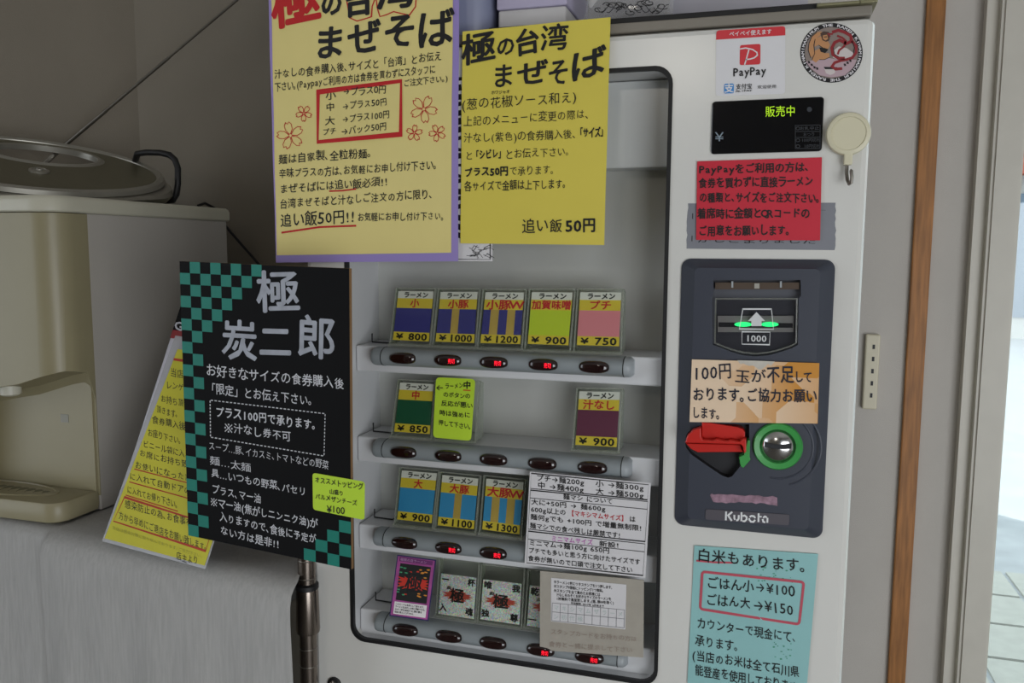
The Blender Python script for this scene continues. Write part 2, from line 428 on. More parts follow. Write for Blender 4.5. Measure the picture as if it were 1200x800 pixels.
# shelves, button bars
ROWS = [1.258, 1.1305, 1.0045, 0.8805]
BX = [-0.4495, -0.3855, -0.3225, -0.257, -0.192]
LIT = [(1, 2, 3), (), (1, 2), (3, 4)]
for ri, zc in enumerate(ROWS):
    mb = MB(); mb.box(x0+0.001, x1-0.001, 0.017, YR, zc-0.0245, zc+0.0115, LINER, 0.0025)
    sh = mb.build('shelf', vm)
    mb = MB(); n = 14
    def prof(k):
        a_ = math.pi*k/n; return (0.019-0.0225*math.sin(a_)**0.75, zc-0.0015+0.0128*math.cos(a_))
    xs = (-0.4815, -0.1565)
    mb.loft([[(x, *prof(k)) for k in range(n+1)] for x in xs], BARGREY, True, True, True, True)
    bar = mb.build('button_bar', vm)
    for (xa, xb, ca, cb) in ((-0.497, -0.4823, 0.82, 1.0), (-0.1557, -0.1445, 1.0, 0.75)):
        mb = MB(); loops = []
        for t_ in range(6):
            f = t_/5; x = xa+(xb-xa)*f
            e = (f if xa < -0.3 else 1-f); s_ = 1.0 if e > (0.15 if xa < -0.3 else 0.5) else (0.93 if xa < -0.3 else 0.72+0.28*math.sin(e*math.pi))
            loops.append([(x, 0.019-(0.019-p[0])*s_, zc-0.0015+(p[1]-zc+0.0015)*s_) for p in [prof(k) for k in range(n+1)]])
        mb.loft(loops, BARGREY if xa < -0.3 else CAPGREY, True, True, True)
        xg = xb+0.0004 if xa < -0.3 else xa-0.0004; mb.loft([[(xx_, p[0]-0.0003, p[1]+(0.0003 if p[1] > zc else -0.0003)) for p in [prof(k) for k in range(n+1)]] for xx_ in (xg-0.0005, xg+0.0005)], RUBBER)
        mb.build('end_cap', bar)
    for bi, bx in enumerate(BX):
        mb = MB(); rx, rz = 0.0195, 0.0077; zz = zc-0.001; loops = []
        for (s_, yy) in ((1.0, -0.0005), (0.98, -0.004), (0.9, -0.0062), (0.7, -0.0078), (0.4, -0.0085)):
            l = []
            for k in range(28):
                a_ = 2*math.pi*k/28; c_, q_ = math.cos(a_), math.sin(a_)
                l.append((bx+rx*s_*math.copysign(abs(c_)**0.75, c_), yy, zz+rz*s_*math.copysign(abs(q_)**0.8, q_)))
            loops.append(l)
        mb.loft(loops[::-1], SMOKE, True, True, True)
        if bi in LIT[ri]:
            c = Vector((bx+0.0072, 0, zz))
            mp = lambda X, Y: (X, -0.0092, Y)
            write(mb, '売切', (c.x-0.0048, c.z), (c.x+0.0048, c.z), 0.0072, LED, mp, 0.010, 0, (0, 1))
        mb.build('button', bar)
    if ri < 4:
        mb = MB(); zt = zc+0.0115
        mb.tube([(x0+0.012, 0.045, zt+0.014), (x0+0.012, 0.045, zt+0.002), (x0+0.040, 0.045, zt+0.0015), (x0+0.042, 0.06, zt+0.0015)], 0.0012, RUBBER, 6)
        mb.build('wire_clip', vm)
# display
mb = MB().prism(rr(-0.0592, 1.512, 0.0620, 1.5715, 0.004), -0.0025, 0.002, mat('display_black', '#101114', 0.07, coat=0.5), 0.001)
dsp = mb.build('display', vm)
S = Sheet((0, -0.0028, 0), (0, 1, 0)); mb = MB()
write(mb, '販売中', (896.5, 131), (932.5, 130), 14, mat('lcd_green', '#b6e61e', 0.5, emit='#a8da1a', estr=0.5), S.ink(), 0.0, 0)
mb.build('lit_lettering', dsp)
mb = MB(); DIM = mat('dim_print', '#34373c', 0.5)
write(mb, '¥', (838, 160), (848, 160), 15, mat('dim_yen', '#7f8d98', 0.5), S.ink(), 0.005, 0)
for (t_, a_, b_, h_) in (('お札中止', (937, 150.5), (960, 150), 5), ('おつり', (941, 157.5), (955, 157.3), 5), ('100円切れ', (939, 164.3), (961, 164), 5), ('10円切れ', (942, 171.3), (961, 171), 5)):
    write(mb, t_, a_, b_, h_, DIM, S.ink(), 0.01, 0)
for y in (150.5, 164.3, 171.3): stroke(mb, ell(935, y, 2.2, 1.8, 12), 0.7, DIM, S.ink(), True)
stroke(mb, [(932, 147), (961, 146.5), (961, 174), (932, 174)], 0.6, DIM, S.ink(), True); stroke(mb, [(932, 154.2), (961, 154)], 0.6, DIM, S.ink()); stroke(mb, [(932, 161), (961, 160.7)], 0.6, DIM, S.ink())
poly(mb, ell(948.5, 128.3, 3, 3, 16), mat('sensor_grey', '#33383f', 0.3), S.ink())
mb.build('printed_lettering', dsp)
# payment panel
P0, P1, Q0, Q1 = -0.0888, 0.0818, 1.0665, 1.3915
YP = -0.016
po = rr(P0, Q0, P1, Q1, 0.011); pi_ = rr(P0+0.0165, Q0+0.0135, P1-0.0165, Q1-0.0105, 0.006)
mb = MB(); mb.loft([[(p[0], YP, p[1]) for p in pi_], [(p[0], -0.004, p[1]) for p in inset(po, 0.002)], [(p[0], -0.002, p[1]) for p in po], [(p[0], 0.001, p[1]) for p in po]], DARK)
pan = mb.build('payment_panel', vm)
S = Sheet((0, YP, 0), (0, 1, 0))
def xz(pts, y=YP): return [(p.x, p.z) for p in [aty(q[0], q[1], y) for q in pts]]
def cut(pts, y0, y1, m):
    c = MB().prism(xz(pts), y0, y1, m).build('cutter')
    pan.data.materials.append(m) if m.name not in [q.name for q in pan.data.materials] else None
    boolean(pan, c)
    WL.pop('cutter', None)
bill = [(836, 328), (938, 328), (939, 346), (936, 350), (935, 404), (928, 408), (916, 412), (902, 416), (886, 417.5), (870, 416), (856, 412), (844, 407), (835, 404), (834.5, 350), (836, 346)]
cut(bill, -0.03, -0.0035, mat('recess_grey', '#565860', 0.5))
coin = [(802.5, 517), (805, 508), (811, 502), (820, 498.5), (840, 496), (878, 497), (878, 522), (874, 537), (866, 548), (858, 558), (853, 559.5), (846, 557), (828, 545), (811, 533), (803.5, 525)]
cut(coin, -0.03, -0.0035, DARKER)
BR = mat('smoked_bar', '#5d5148', 0.15, coat=0.4)
mb = MB(); p = xz([(838, 331), (937, 331), (937, 339), (838, 339)])
mb.loft([[(q[0], -0.013, q[1]) for q in p], [(q[0], -0.005, q[1]) for q in p]], BR)
for cx in (858, 915): 
    q = xz([(cx-1, 329.5), (cx+1.2, 329.5), (cx+1.2, 337), (cx-1, 337)]); mb.prism(q, -0.0145, -0.006, CAPGREY)
q = xz([(884, 332), (890, 332), (890, 338), (884, 338)]); mb.prism(q, -0.0143, -0.006, CABM)
mb.build('flap_hinge', pan)
IV = mat('slot_ivory', '#d0cdc4', 0.4); GRN = mat('slot_green_light', '#36ff86', 0.4, emit='#2dff80', estr=2.2)
mb = MB(); mb.prism(xz([(841, 370), (930, 370), (930, 389), (841, 389)], -0.0075), -0.0075, -0.0036, IV)
mb.prism(xz([(842, 377.5), (929, 378.5), (929, 384), (842, 383)], -0.0078), -0.0079, -0.0074, DARKER)
for c_ in (871, 902):
    mb.prism(xz(ell(c_, 380, 10.5, 2.8, 18), -0.0082), -0.0083, -0.0078, GRN)
mb.build('bill_slot', pan)
flap = [(838, 349), (935, 349), (934, 402), (927, 406), (915, 410), (901, 413.5), (886, 415), (871, 413.5), (857, 410), (845, 405.5), (837, 402)]
mb = MB(); fp = xz(flap, -0.0115); mb.prism(fp, -0.0128, -0.0112, clear_mat('smoked_flap', '#e2e2e4', 0.04, 0.12, 0.03, '#606066'))
fi = inset(fp, 0.0018); mb.loft([[(q[0], -0.0130, q[1]) for q in fp], [(q[0], -0.0132, q[1]) for q in fi]], ACRIM, False, False)
fl = mb.build('bill_flap', pan)
S2 = Sheet((0, -0.0134, 0), (0, 1, 0)); mb = MB(); WI = mat('white_print', '#d8dadb', 0.5)
stroke(mb, [(870, 362), (904.5, 362)], 1.8, WI, S2.ink(0)); stroke(mb, [(870.5, 362), (866.5, 385.3), (906.5, 385.8), (904, 362)], 1.0, WI, S2.ink(0))
poly(mb, [(886.5, 365.5), (896.5, 376), (892.5, 376), (892.5, 382), (880.5, 382), (880.5, 376), (876.5, 376)], WI, S2.ink(0))
stroke(mb, [(869.5, 388.5), (902.5, 389), (901.8, 403.8), (869.5, 403)], 0.9, WI, S2.ink(0), True)
write(mb, '1000', (873.5, 396), (898.5, 396.5), 10.5, WI, S2.ink(0), 0.02, 0)
mb.build('white_print', fl)
RED = mat('lever_red', '#c8261e', 0.35, coat=0.2)
mb = MB()
mb.prism(xz([(803, 517.5), (805.5, 509.5), (812, 503), (821.5, 500), (822, 511), (824, 514), (836, 515), (840, 513.5), (851, 516), (856, 514.5), (867, 516.5), (871, 513), (874.5, 513), (874.5, 528), (872, 530), (870.5, 522), (868, 519.5), (836, 518.5)], -0.024), -0.030, -0.018, RED, 0.0012)
mb.prism(xz([(822.5, 494.5), (832, 495), (864, 500), (870, 502), (873, 506), (873, 513), (868, 515.5), (856, 513), (851, 515), (840, 512), (836, 514), (825, 513), (822.5, 510)], -0.018), -0.020, -0.0045, RED, 0.001)
mb.prism(xz([(804, 518.5), (868, 520), (870.5, 528.5), (818, 529), (810, 525)], -0.015), -0.019, -0.0045, RED, 0.0008)
mb.build('return_lever', pan)
GR = mat('ring_green', '#3f9d4c', 0.4, coat=0.2)
mb = MB(); mb.prism(xz([(876, 515), (879, 515), (878.5, 535), (879.5, 538), (871, 547.5), (868, 545.5), (866, 535), (872, 532)], YP), -0.019, -0.0045, GR, 0.0006)
mb.build('lever_guide', pan)
c = aty(911.4, 522.8, -0.018); rO, rI = 0.0277, 0.0192
mb = MB().lathe((c.x, YP, c.z), [(rO, 0.001), (rO, -0.0025), (rO-0.0015, -0.0045), (rI+0.001, -0.0035), (rI, -0.001), (rI, 0.0)], GR, n=48, cap0=False, cap1=False)
mb.build('coin_ring', pan)
mb = MB().lathe((c.x, YP, c.z), [(rI, 0.0005), (rI*0.95, -0.0022), (rI*0.8, -0.0045), (rI*0.55, -0.0066), (rI*0.25, -0.0078), (0.0006, -0.0082)], CHROME, n=40, cap0=False)
ck = mb.build('coin_entry', pan)
mb = MB(); pts = []
for k in range(13): pts.append((-0.0148+0.0296*k/12, 0.0012+0.0016*((k-6)/6)**2))
mb.loft([[(c.x+x, -0.0262, c.z+z+s_*0.0025) for (x, z) in pts] for s_ in (1, -1)]+[[(c.x+x, -0.0175, c.z+z-0.0025) for (x, z) in pts]]+[[(c.x+x, -0.0175, c.z+z+0.0025) for (x, z) in pts]]+[[(c.x+x, -0.0262, c.z+z+0.0025) for (x, z) in pts]], DARKER, False, False, closed=False)
mb.build('coin_slot', pan)
mb = MB()
for (r_, a0, a1) in ((0.0385, -100, 62), (0.047, -72, 66)):
    mb.tube([(c.x+r_*math.cos(math.radians(a0+(a1-a0)*k/24)), YP+0.0004, c.z+r_*math.sin(math.radians(a0+(a1-a0)*k/24))) for k in range(25)], 0.0013, DARK, 8)
mb.build('arc_ridge', pan)
PL = mat('plate_taupe', '#57535a', 0.4)
q = rquad([(827, 596), (925, 602.5), (924.5, 615), (826.5, 608)], 2.5)
pl = S.plate(q, PL, 0.001, 0.0012).build('name_plate', pan)
mb = MB(); LG = mat('logo_white', '#e8e9ea', 0.4); SI = S.ink(0.0016)
def B(pts, wd=2.1): stroke(mb, pts, wd, LG, SI)
B([(851, 598.6), (850.6, 609)]); B([(858.2, 599), (852.4, 604)], 2.3); B([(853.8, 604), (857.6, 609.6)], 2.3)
B([(860.6, 602.6), (860.6, 606.5), (861.3, 608.4)]); B([(862.8, 609.2), (864.6, 608.7), (865.6, 607), (865.8, 602.8)])
B([(869, 599.5), (868.8, 610)]); B([(870.2, 604), (872.6, 603.4), (875, 605.2), (874.9, 608), (872.6, 610.1), (870.2, 609.8)])
B([(878.5, 605), (880.5, 603.8), (883.4, 604.2), (885.2, 606.4)]); B([(885, 608.4), (883, 610.8), (880, 610.6), (878.1, 608.2), (878.2, 606.4)])
B([(889, 600.8), (888.8, 611)]); B([(889.6, 604.6), (892.6, 604.8)], 1.8)
B([(899.4, 606), (899.2, 611.8)]); B([(898.6, 605.6), (896.4, 604.4), (894.2, 606)]); B([(893.7, 607.4), (894.4, 610.6), (896.8, 611.4)])
mb.build('raised_logo', pl)
# small parts
c = aty(392.5, 801, 0)
lk = MB().lathe((c.x, 0, c.z), [(0.0105, 0.001), (0.0105, -0.003), (0.009, -0.004)], RUBBER, n=28, cap0=False); lk = lk.build('door_lock', vm)
MB().lathe((c.x, -0.0035, c.z), [(0.0068, 0), (0.0068, -0.002), (0.005, -0.0026)], CHROME, n=24, cap0=False).build('key_cylinder', lk)
BRASS = mat('bracket_brass', '#8d8a6c', 0.4, metal=0.6)
mb = MB().box(0.050, 0.112, -0.004, 0.05, 1.668, 1.6715, BRASS, 0.0012); mb.box(0.094, 0.108, -0.0055, 0.03, 1.6675, 1.676, BRASS, 0.001)
mb.build('top_bracket', vm)
MB().box(-0.333, 0.055, 0.006, 0.30, 1.668, 1.6745, RUBBER, 0.001).build('top_mat', vm)

# ================================================================== PRICE CARDS IN CLEAR HOLDERS
class Card:
    """a leaning card given by the photograph positions of its corners TL TR BR BL; foot y and head y are its depths"""
    def __init__(s, q, yb=0.024, yt=0.044):
        s.tl, s.tr, s.br, s.bl = aty(*q[0], yt), aty(*q[1], yt), aty(*q[2], yb), aty(*q[3], yb)
        s.n = (s.tr-s.tl).cross(s.bl-s.tl).normalized()
        if s.n.y > 0: s.n = -s.n
    def p(s, u, v, off=0.0):
        return s.tl*(1-u)*(1-v)+s.tr*u*(1-v)+s.br*u*v+s.bl*(1-u)*v+s.n*off
    def mp(s, off=0.0004): return lambda u, v: s.p(u, v, off)
    def face(s, mb, u0, u1, v0, v1, m, off=0.0):
        mb.add([s.p(u0, v1, off), s.p(u1, v1, off), s.p(u1, v0, off), s.p(u0, v0, off)], [(0, 1, 2, 3)], m)
    def slab(s, mb, u0, u1, v0, v1, o0, o1, m):
        lo = [s.p(u, v, o0) for u, v in ((u0, v0), (u1, v0), (u1, v1), (u0, v1))]; hi = [s.p(u, v, o1) for u, v in ((u0, v0), (u1, v0), (u1, v1), (u0, v1))]
        mb.loft([lo, hi], m)
YEL = mat('label_yellow', '#e8cb40', 0.5); LWH = mat('label_white', '#ebe7e7', 0.55)
GOLD = mat('gold_tape', '#d2b05c', 0.36, metal=0.15, noise=0.1, scale=60, stretch=(1, 1, 0.1))
LRED = mat('label_red', '#cf2030', 0.55)
def holder(cdq, name_parent, v0=-0.045, v1=1.12):
    zm = min(cdq.bl.z, cdq.br.z); zs = min((zc_+0.0117 for zc_ in ROWS), key=lambda q_: abs(q_-zm+0.008)); v1 = 1+(zm-zs-0.0012)/(cdq.tl.z-cdq.bl.z)-0.02
    """clear acrylic stand: front pane, rim, side walls going back, foot"""
    c = cdq; mb = MB()
    c.slab(mb, -0.04, 1.04, v0, v1, 0.0010, 0.0018, ACRYL)
    for (u0, u1, a_, b_) in ((-0.075, -0.04, v0-0.02, v1), (1.04, 1.075, v0-0.02, v1), (-0.04, 1.04, v0-0.025, v0)):
        c.slab(mb, u0, u1, a_, b_, -0.0012, 0.0020, ACRIM)
    for u in (-0.075, 1.045):                                   # side walls, back to the shelf
        A = [c.p(u, v0-0.02, 0), c.p(u, v1, 0)]; B_ = [A[1]+Vector((0, 0.030, 0)), A[0]+Vector((0, 0.012, -0.004))]
        quad = [A[0], A[1], B_[0], B_[1]]; off = (c.tr-c.tl)*0.03
        mb.loft([quad, [q_+off for q_ in quad]], ACRIM)
    f0 = [c.p(-0.1, v1-0.03, 0.0), c.p(1.1, v1-0.03, 0.0), c.p(1.1, v1+0.02, 0.0015), c.p(-0.1, v1+0.02, 0.0015)]
    mb.loft([f0, [q_+Vector((0, -0.003, -0.001)) for q_ in f0]], ACRIM)
    return mb.build('acrylic_holder', name_parent)
def price_card(q, title, price, colname, col, label, stripes=(), group='price cards above the buttons'):
    c = Card(q); base = (c.bl+c.br)/2
    t = empty('price_card', (base.x, base.y, base.z-0.006)); tag(t, label, 'price card', group)
    mb = MB(); m = mat('label_'+colname, col, 0.5)
    for (a_, b_, mm) in ((0, 0.145, LWH), (0.145, 0.345, YEL), (0.345, 0.83, m), (0.83, 1.0, YEL)): c.slab(mb, 0, 1, a_, b_, -0.0004, 0.0002, mm)
    mb.build('printed_card', t)
    if stripes:
        for (a_, b_) in stripes:
            mb = MB(); c.slab(mb, a_, b_, 0.345, 0.83, 0.0002, 0.0004, GOLD); mb.build('gold_strip', t)
    mb = MB(); mp = c.mp(0.0005)
    write(mb, 'ラーメン', (0.17, 0.075), (0.87, 0.075), 0.13, INK, mp, 0.04, 0.3)
    n = len(title); wd = {1: 0.26, 2: 0.56, 3: 0.8, 4: 0.98}[n]
    if title == '小豚W' or title == '大豚W': write(mb, title, (0.05, 0.245), (0.98, 0.245), 0.21, LRED, mp, 0.03, 0.2)
    else: write(mb, title, (0.5-wd/2+0.01, 0.245), (0.5+wd/2+0.01, 0.245), 0.19, LRED, mp, 0.028, 0.2)
    write(mb, '¥', (0.09, 0.915), (0.27, 0.915), 0.15, INK, mp, 0.03, 0.1)
    x0_ = 0.42 if len(price) == 3 else 0.34
    write(mb, price, (x0_, 0.915), (0.95, 0.915), 0.19, INK, mp, 0.03, 0)
    mb.build('lettering', t); holder(c, t)
    return t
BLU, SKY, DGR = '#3b3a8c', '#3a97d6', '#14583f'
price_card([(467, 341), (508, 341.5), (502.5, 400), (460.5, 398)], '小', '800', 'navy', BLU, 'price card reading 小 800 yen with plain navy band on the top shelf')
price_card([(516.5, 342), (559.7, 342), (555.5, 401.7), (510.5, 400)], '小豚', '1000', 'navy', BLU, 'price card reading 小豚 1000 yen with one gold strip on a navy band', ((0.36, 0.555),))
price_card([(569, 342.3), (614, 342.7), (609.5, 403), (563, 401.7)], '小豚W', '1200', 'navy', BLU, 'price card reading 小豚W 1200 yen with two gold strips on a navy band', ((0.19, 0.40), (0.62, 0.82)))
price_card([(623.3, 342.3), (671, 342.7), (666, 404.5), (618.5, 402.7)], '加賀味噌', '900', 'lime', '#cbdc32', 'price card reading 加賀味噌 900 yen with a lime green band')
price_card([(680, 342.3), (728, 342.7), (725.3, 405.5), (676, 404.2)], 'プチ', '750', 'pink', '#ea8a9a', 'price card reading プチ 750 yen with a pink band')
price_card([(469, 448), (508, 450), (503.7, 508.4), (462, 505.5)], '中', '850', 'green', DGR, 'price card reading 中 850 yen with a dark green band')
price_card([(679, 458.3), (726.5, 459.2), (722.5, 523.7), (674.3, 521)], '汁なし', '900', 'plum', '#6a2a4c', 'price card reading 汁なし 900 yen with a plum purple band')
price_card([(471, 551), (512, 554.5), (505.7, 612.8), (465.5, 608.4)], '大', '900', 'sky', SKY, 'price card reading 大 900 yen with plain sky blue band')
price_card([(518.5, 556.3), (560.5, 560.6), (555.3, 619.8), (513, 615.2)], '大豚', '1100', 'sky', SKY, 'price card reading 大豚 1100 yen with one gold strip on sky blue', ((0.40, 0.60),))
price_card([(570, 560.6), (613.5, 565), (608.6, 625.7), (565.2, 620)], '大豚W', '1300', 'sky', SKY, 'price card reading 大豚W 1300 yen with two gold strips on sky blue', ((0.20, 0.41), (0.61, 0.82)))
# empty holder behind the green note
c = Card([(519, 448), (560, 450), (555, 512), (513, 509.5)]); base = (c.bl+c.br)/2
t = empty('card_holder', (base.x, base.y, base.z-0.006)); tag(t, 'empty clear card holder behind the lime green handwritten note on the second shelf', 'card holder'); holder(c, t)

# lowest shelf: the purple card and the glitter cards
def splash(mb, mp, cx, cy, sx, sy, m, seed=3):
    rnd = random.Random(seed); pts = []
    for k in range(40):
        a_ = 2*math.pi*k/40; side = abs(math.cos(a_))
        r_ = (0.55+0.5*side**2)*(1.0 if k % 2 else 0.55+0.3*rnd.random())*(0.9+0.4*rnd.random())
        pts.append((cx+sx*r_*math.cos(a_), cy+sy*r_*math.sin(a_)))
    vs = [mp(cx, cy)]+[mp(*p) for p in pts]; mb.add(vs, [(0, i+1, (i+1) % 40+1) for i in range(40)], m)
c = Card([(465.6, 649.6), (511, 655.7), (502, 727.5), (456.4, 721.4)], -0.0062, 0.014)
mb = MB(); PUR = mat('card_purple', '#a94f94', 0.45, noise=0.25, scale=60)
c.slab(mb, 0, 1, 0, 1, -0.0005, 0.0002, mat('card_edge_navy', '#24265a', 0.5)); base = (c.bl+c.br)/2
t = mb.build('picture_card', None, (base.x, base.y, base.z)); tag(t, 'purple framed card with a red and black picture in front of the lowest shelf', 'card')
mb = MB(); mp = c.mp(0.0003); c.face(mb, 0.025, 0.975, 0.02, 0.98, PUR, 0.0003); c.face(mb, 0.07, 0.93, 0.03, 0.1, mat('card_title_purple', '#6f2d6c', 0.5), 0.0004)
mb.build('frame_print', t)
mb = MB(); c.face(mb, 0.11, 0.90, 0.13, 0.73, mat('card_picture_dark', '#181c1c', 0.4), 0.0004)
rnd = random.Random(5)
for k in range(34):
    u_, v_ = rnd.uniform(0.14, 0.86), rnd.uniform(0.17, 0.66); m = mat('pic_green', '#3f9a6c', 0.5) if u_ < 0.3 else mat('pic_orange', '#d88a2e', 0.5) if u_ > 0.62 else mat('pic_red', '#c8301f', 0.5)
    if abs(v_-0.4) < 0.24: splash(mb, c.mp(0.00045+k*0.000002), u_, v_, 0.04, 0.02, m, k)
splash(mb, c.mp(0.0006), 0.5, 0.43, 0.42, 0.17, mat('pic_red', '#c8301f', 0.5), 9)
mb.build('picture', t)
mb = MB(); c.face(mb, 0.09, 0.92, 0.755, 0.955, LWH, 0.0005); mb.build('text_box', t)
mb = MB(); mp = c.mp(0.0008)
write(mb, '極', (0.29, 0.42), (0.75, 0.42), 0.36, INK, mp, 0.021, 0)
write(mb, '極限の店ラーメン', (0.1, 0.065), (0.78, 0.065), 0.05, mat('card_title_print', '#b48ab4', 0.5), mp, 0.02, 0.2)
for k, l in enumerate(('このカードは食券として使えます。', 'ラーメンを注文した時に発動できる。', '次の一杯を追加する。麺の量を', '自由に選ぶことができる。')):
    write(mb, l, (0.12, 0.79+0.043*k), (0.12+[0.74, 0.78, 0.7, 0.5][k], 0.79+0.043*k), 0.035, INK, mp, 0.02, 0.3)
mb.build('lettering', t)

def glitter():
    m = mat('glitter_silver', '#b9bcc4', 0.35); nt = m.node_tree; b_ = nt.nodes['Principled BSDF']
    tc = nt.nodes.new('ShaderNodeTexCoord'); v = nt.nodes.new('ShaderNodeTexVoronoi'); v.inputs['Scale'].default_value = 900
    nt.links.new(tc.outputs['Object'], v.inputs['Vector'])
    h = nt.nodes.new('ShaderNodeHueSaturation'); h.inputs['Saturation'].default_value = 0.9; h.inputs['Value'].default_value = 1.6
    nt.links.new(v.outputs['Color'], h.inputs['Color'])
    mx = nt.nodes.new('ShaderNodeMixRGB'); mx.inputs[0].default_value = 0.5; mx.inputs[1].default_value = lin('#d4d6e2')
    nt.links.new(h.outputs['Color'], mx.inputs[2]); nt.links.new(mx.outputs[0], b_.inputs['Base Color']); b_.inputs['Metallic'].default_value = 0.15
    return m
GLI = glitter()
def glitter_card(q, chars, label):
    c = Card(q); base = (c.bl+c.br)/2
    t = empty('glitter_card', (base.x, base.y, base.z-0.006)); tag(t, label, 'card', 'glitter cards on the lowest shelf')
    mb = MB(); c.slab(mb, 0, 1, 0, 1, -0.0005, 0.0001, GLI); mb.build('card_sheet', t)
    mb = MB(); splash(mb, c.mp(0.0003), 0.5, 0.5, 0.44, 0.13, mat('splash_red', '#c04a3c', 0.5), 9); splash(mb, c.mp(0.00035), 0.5, 0.5, 0.28, 0.23, mat('splash_red', '#c04a3c', 0.5), 4)
    mb.build('red_splash', t)
    mb = MB(); mp = c.mp(0.0006)
    write(mb, '極', (0.29, 0.5), (0.71, 0.5), 0.38, INK, mp, 0.025, 0)
    for ch, (u_, v_) in zip(chars, ((0.14, 0.14), (0.87, 0.14), (0.12, 0.83), (0.86, 0.85))): write(mb, ch, (u_-0.11, v_), (u_+0.11, v_), 0.2, INK, mp, 0.04, 0.5)
    write(mb, '炎', (0.18, 0.33), (0.34, 0.33), 0.1, INK, mp, 0.03, 0.5)
    mb.build('lettering', t); holder(c, t, -0.36, 1.10)
glitter_card([(517, 671.5), (558.4, 676.8), (555.3, 725.2), (513.8, 718.8)], '一杯入魂', 'silver glitter card with a red splash beside the purple card')
glitter_card([(566.3, 678.5), (611.3, 683.8), (608.6, 731.9), (562.8, 725.2)], '唯我独尊', 'silver glitter card with a red splash, second to the right of the purple card')
glitter_card([(621, 685.5), (668, 691), (664, 741), (617.5, 733)], '乾坤一擲', 'silver glitter card mostly hidden behind the grey cardboard')

# ================================================================== NOTES ON THE MACHINE
def sheet(name, S_, quad, m, label, cat, th=0.0005, off=0.0, rad=0, group=None, n=10):
    mb = S_.plate(rquad(quad, rad), m, th, off) if rad else S_.grid(quad, m, th, n, off)
    o = mb.build(name); tag(o, label, cat, group); return o
def letter(parent, lines, m, mp, name='lettering', bold=0.012, jit=1.0):
    mb = MB()
    for l in lines: write(mb, l[0], l[1], l[2], l[3], m, mp, l[4] if len(l) > 4 else bold, jit, l[5] if len(l) > 5 else None)
    return mb.build(name, parent)

# printed sheet behind the two yellow posters
S = Sheet((0, -0.003, 0), (0, 1, 0))
t = sheet('printed_sheet', S, [(500, 96), (577, 93), (577, 306), (500, 305.5)], PAPER, 'white printed sheet mostly hidden behind the two yellow posters', 'notice')
mb = MB(); mp = S.ink(0.0006)
stroke(mb, [(574.5, 120), (574.5, 303.8), (502, 303.4)], 1.0, INK, mp); rnd = random.Random(2)
for k in range(16):
    x_, y_ = rnd.uniform(540, 570), rnd.uniform(288, 301); stroke(mb, [(x_, y_), (x_+rnd.uniform(2, 9), y_+rnd.uniform(-4, 4)), (x_+rnd.uniform(5, 12), y_+rnd.uniform(-4, 4))], 0.5, INK, mp)
for k in range(18):
    y_ = 104+k*10; stroke(mb, [(531, y_), (541, y_+rnd.uniform(-3, 3))], rnd.uniform(3, 8), INK, mp)
mb.build('print', t)

# pale yellow poster on purple backing
S = Sheet((0, -0.008, 0), (0, 1, 0), 0.0008, 1.0)
t = sheet('menu_poster', S, [(313.5, -36), (538, -42), (536.5, 306), (323.5, 307.5)], mat('poster_purple', '#9a88c8', 0.55), 'pale yellow menu poster with purple border and red flowers, left of the bright yellow one', 'poster', n=16)
mb = S.grid([(317.5, -30), (531, -36), (528.5, 296), (324.6, 299)], mat('poster_pale_yellow', '#e6d68a', 0.6, noise=0.04, scale=8), 0.0003, 16, 0.0006); mb.build('yellow_sheet', t)
mp = S.ink(0.0012)
up1 = (0.06, -1)
letter(t, [('の', (374, 6), (404, 2), 37, 0.04), ('台', (402, 5), (440, 0), 40, 0.035), ('湾', (440, -5), (488, -12), 44, 0.035), ('まぜそば', (366, 53), (531, 30), 44, 0.028),
 ('汁なしの食券購入後、サイズと「台湾」とお伝え', (322, 88), (518, 66), 12), ('下さい。(Paypayご利用の方は食券を買わずにスタッフに', (322.5, 102.5), (511, 81), 11.5), ('ご注文下さい。)', (473, 98), (525.5, 91.5), 9.5),
 ('小', (382, 112), (394, 111), 11), ('→プラス0円', (402, 108), (453, 104), 10.5), ('中', (382, 126), (393, 125), 11), ('→プラス50円', (401, 124.5), (454, 119), 10.5), ('大', (381.5, 142), (393, 141), 11), ('→プラス100円', (401, 140), (457, 133.5), 10.5),
 ('プチ', (378.5, 155), (395, 153.5), 9.5), ('→バック50円', (400, 154), (453.5, 147.5), 10.5),
 ('麺は自家製、全粒粉麺。', (327, 186.5), (436, 178.8), 12.5), ('辛味プラスの方は、お気軽にお申し付け下さい。', (327.5, 204), (513, 193), 12), ('まぜそばには追い飯必須!!', (328, 221.5), (455, 212.5), 12),
 ('台湾まぜそばと汁なしご注文の方に限り、', (328, 239), (508, 227), 12.5), ('追い飯50円!!', (328, 258.5), (417, 253), 18), ('お気軽にお申し付け下さい。', (419.4, 254.5), (521, 253), 11)], INK, mp)
mb = MB()
write(mb, '極', (317, 10), (378, 1), 64, REDINK, mp, 0.03, 1)
OUT = S.ink(0.0010)
stroke(mb, [(405, -8), (408, 8), (410, 21), (419, 25), (430, 22), (436, 20), (437, 8), (440, 0), (436, -8)], 1.4, REDINK, OUT); stroke(mb, [(441, -6), (443, 10), (446, 20), (453, 18), (462, 14), (470, 16), (480, 18), (487, 8), (488, -6)], 1.4, REDINK, OUT)
stroke(mb, [(373.2, 108), (470.3, 95), (470, 157.5), (373.2, 166.5)], 4.2, REDINK, mp, True)
stroke(mb, [(386, 224), (402, 223.4), (418, 221.4)], 1.8, REDINK, mp); stroke(mb, [(330, 272.6), (375, 266), (418, 264.4)], 2.2, REDINK, mp)
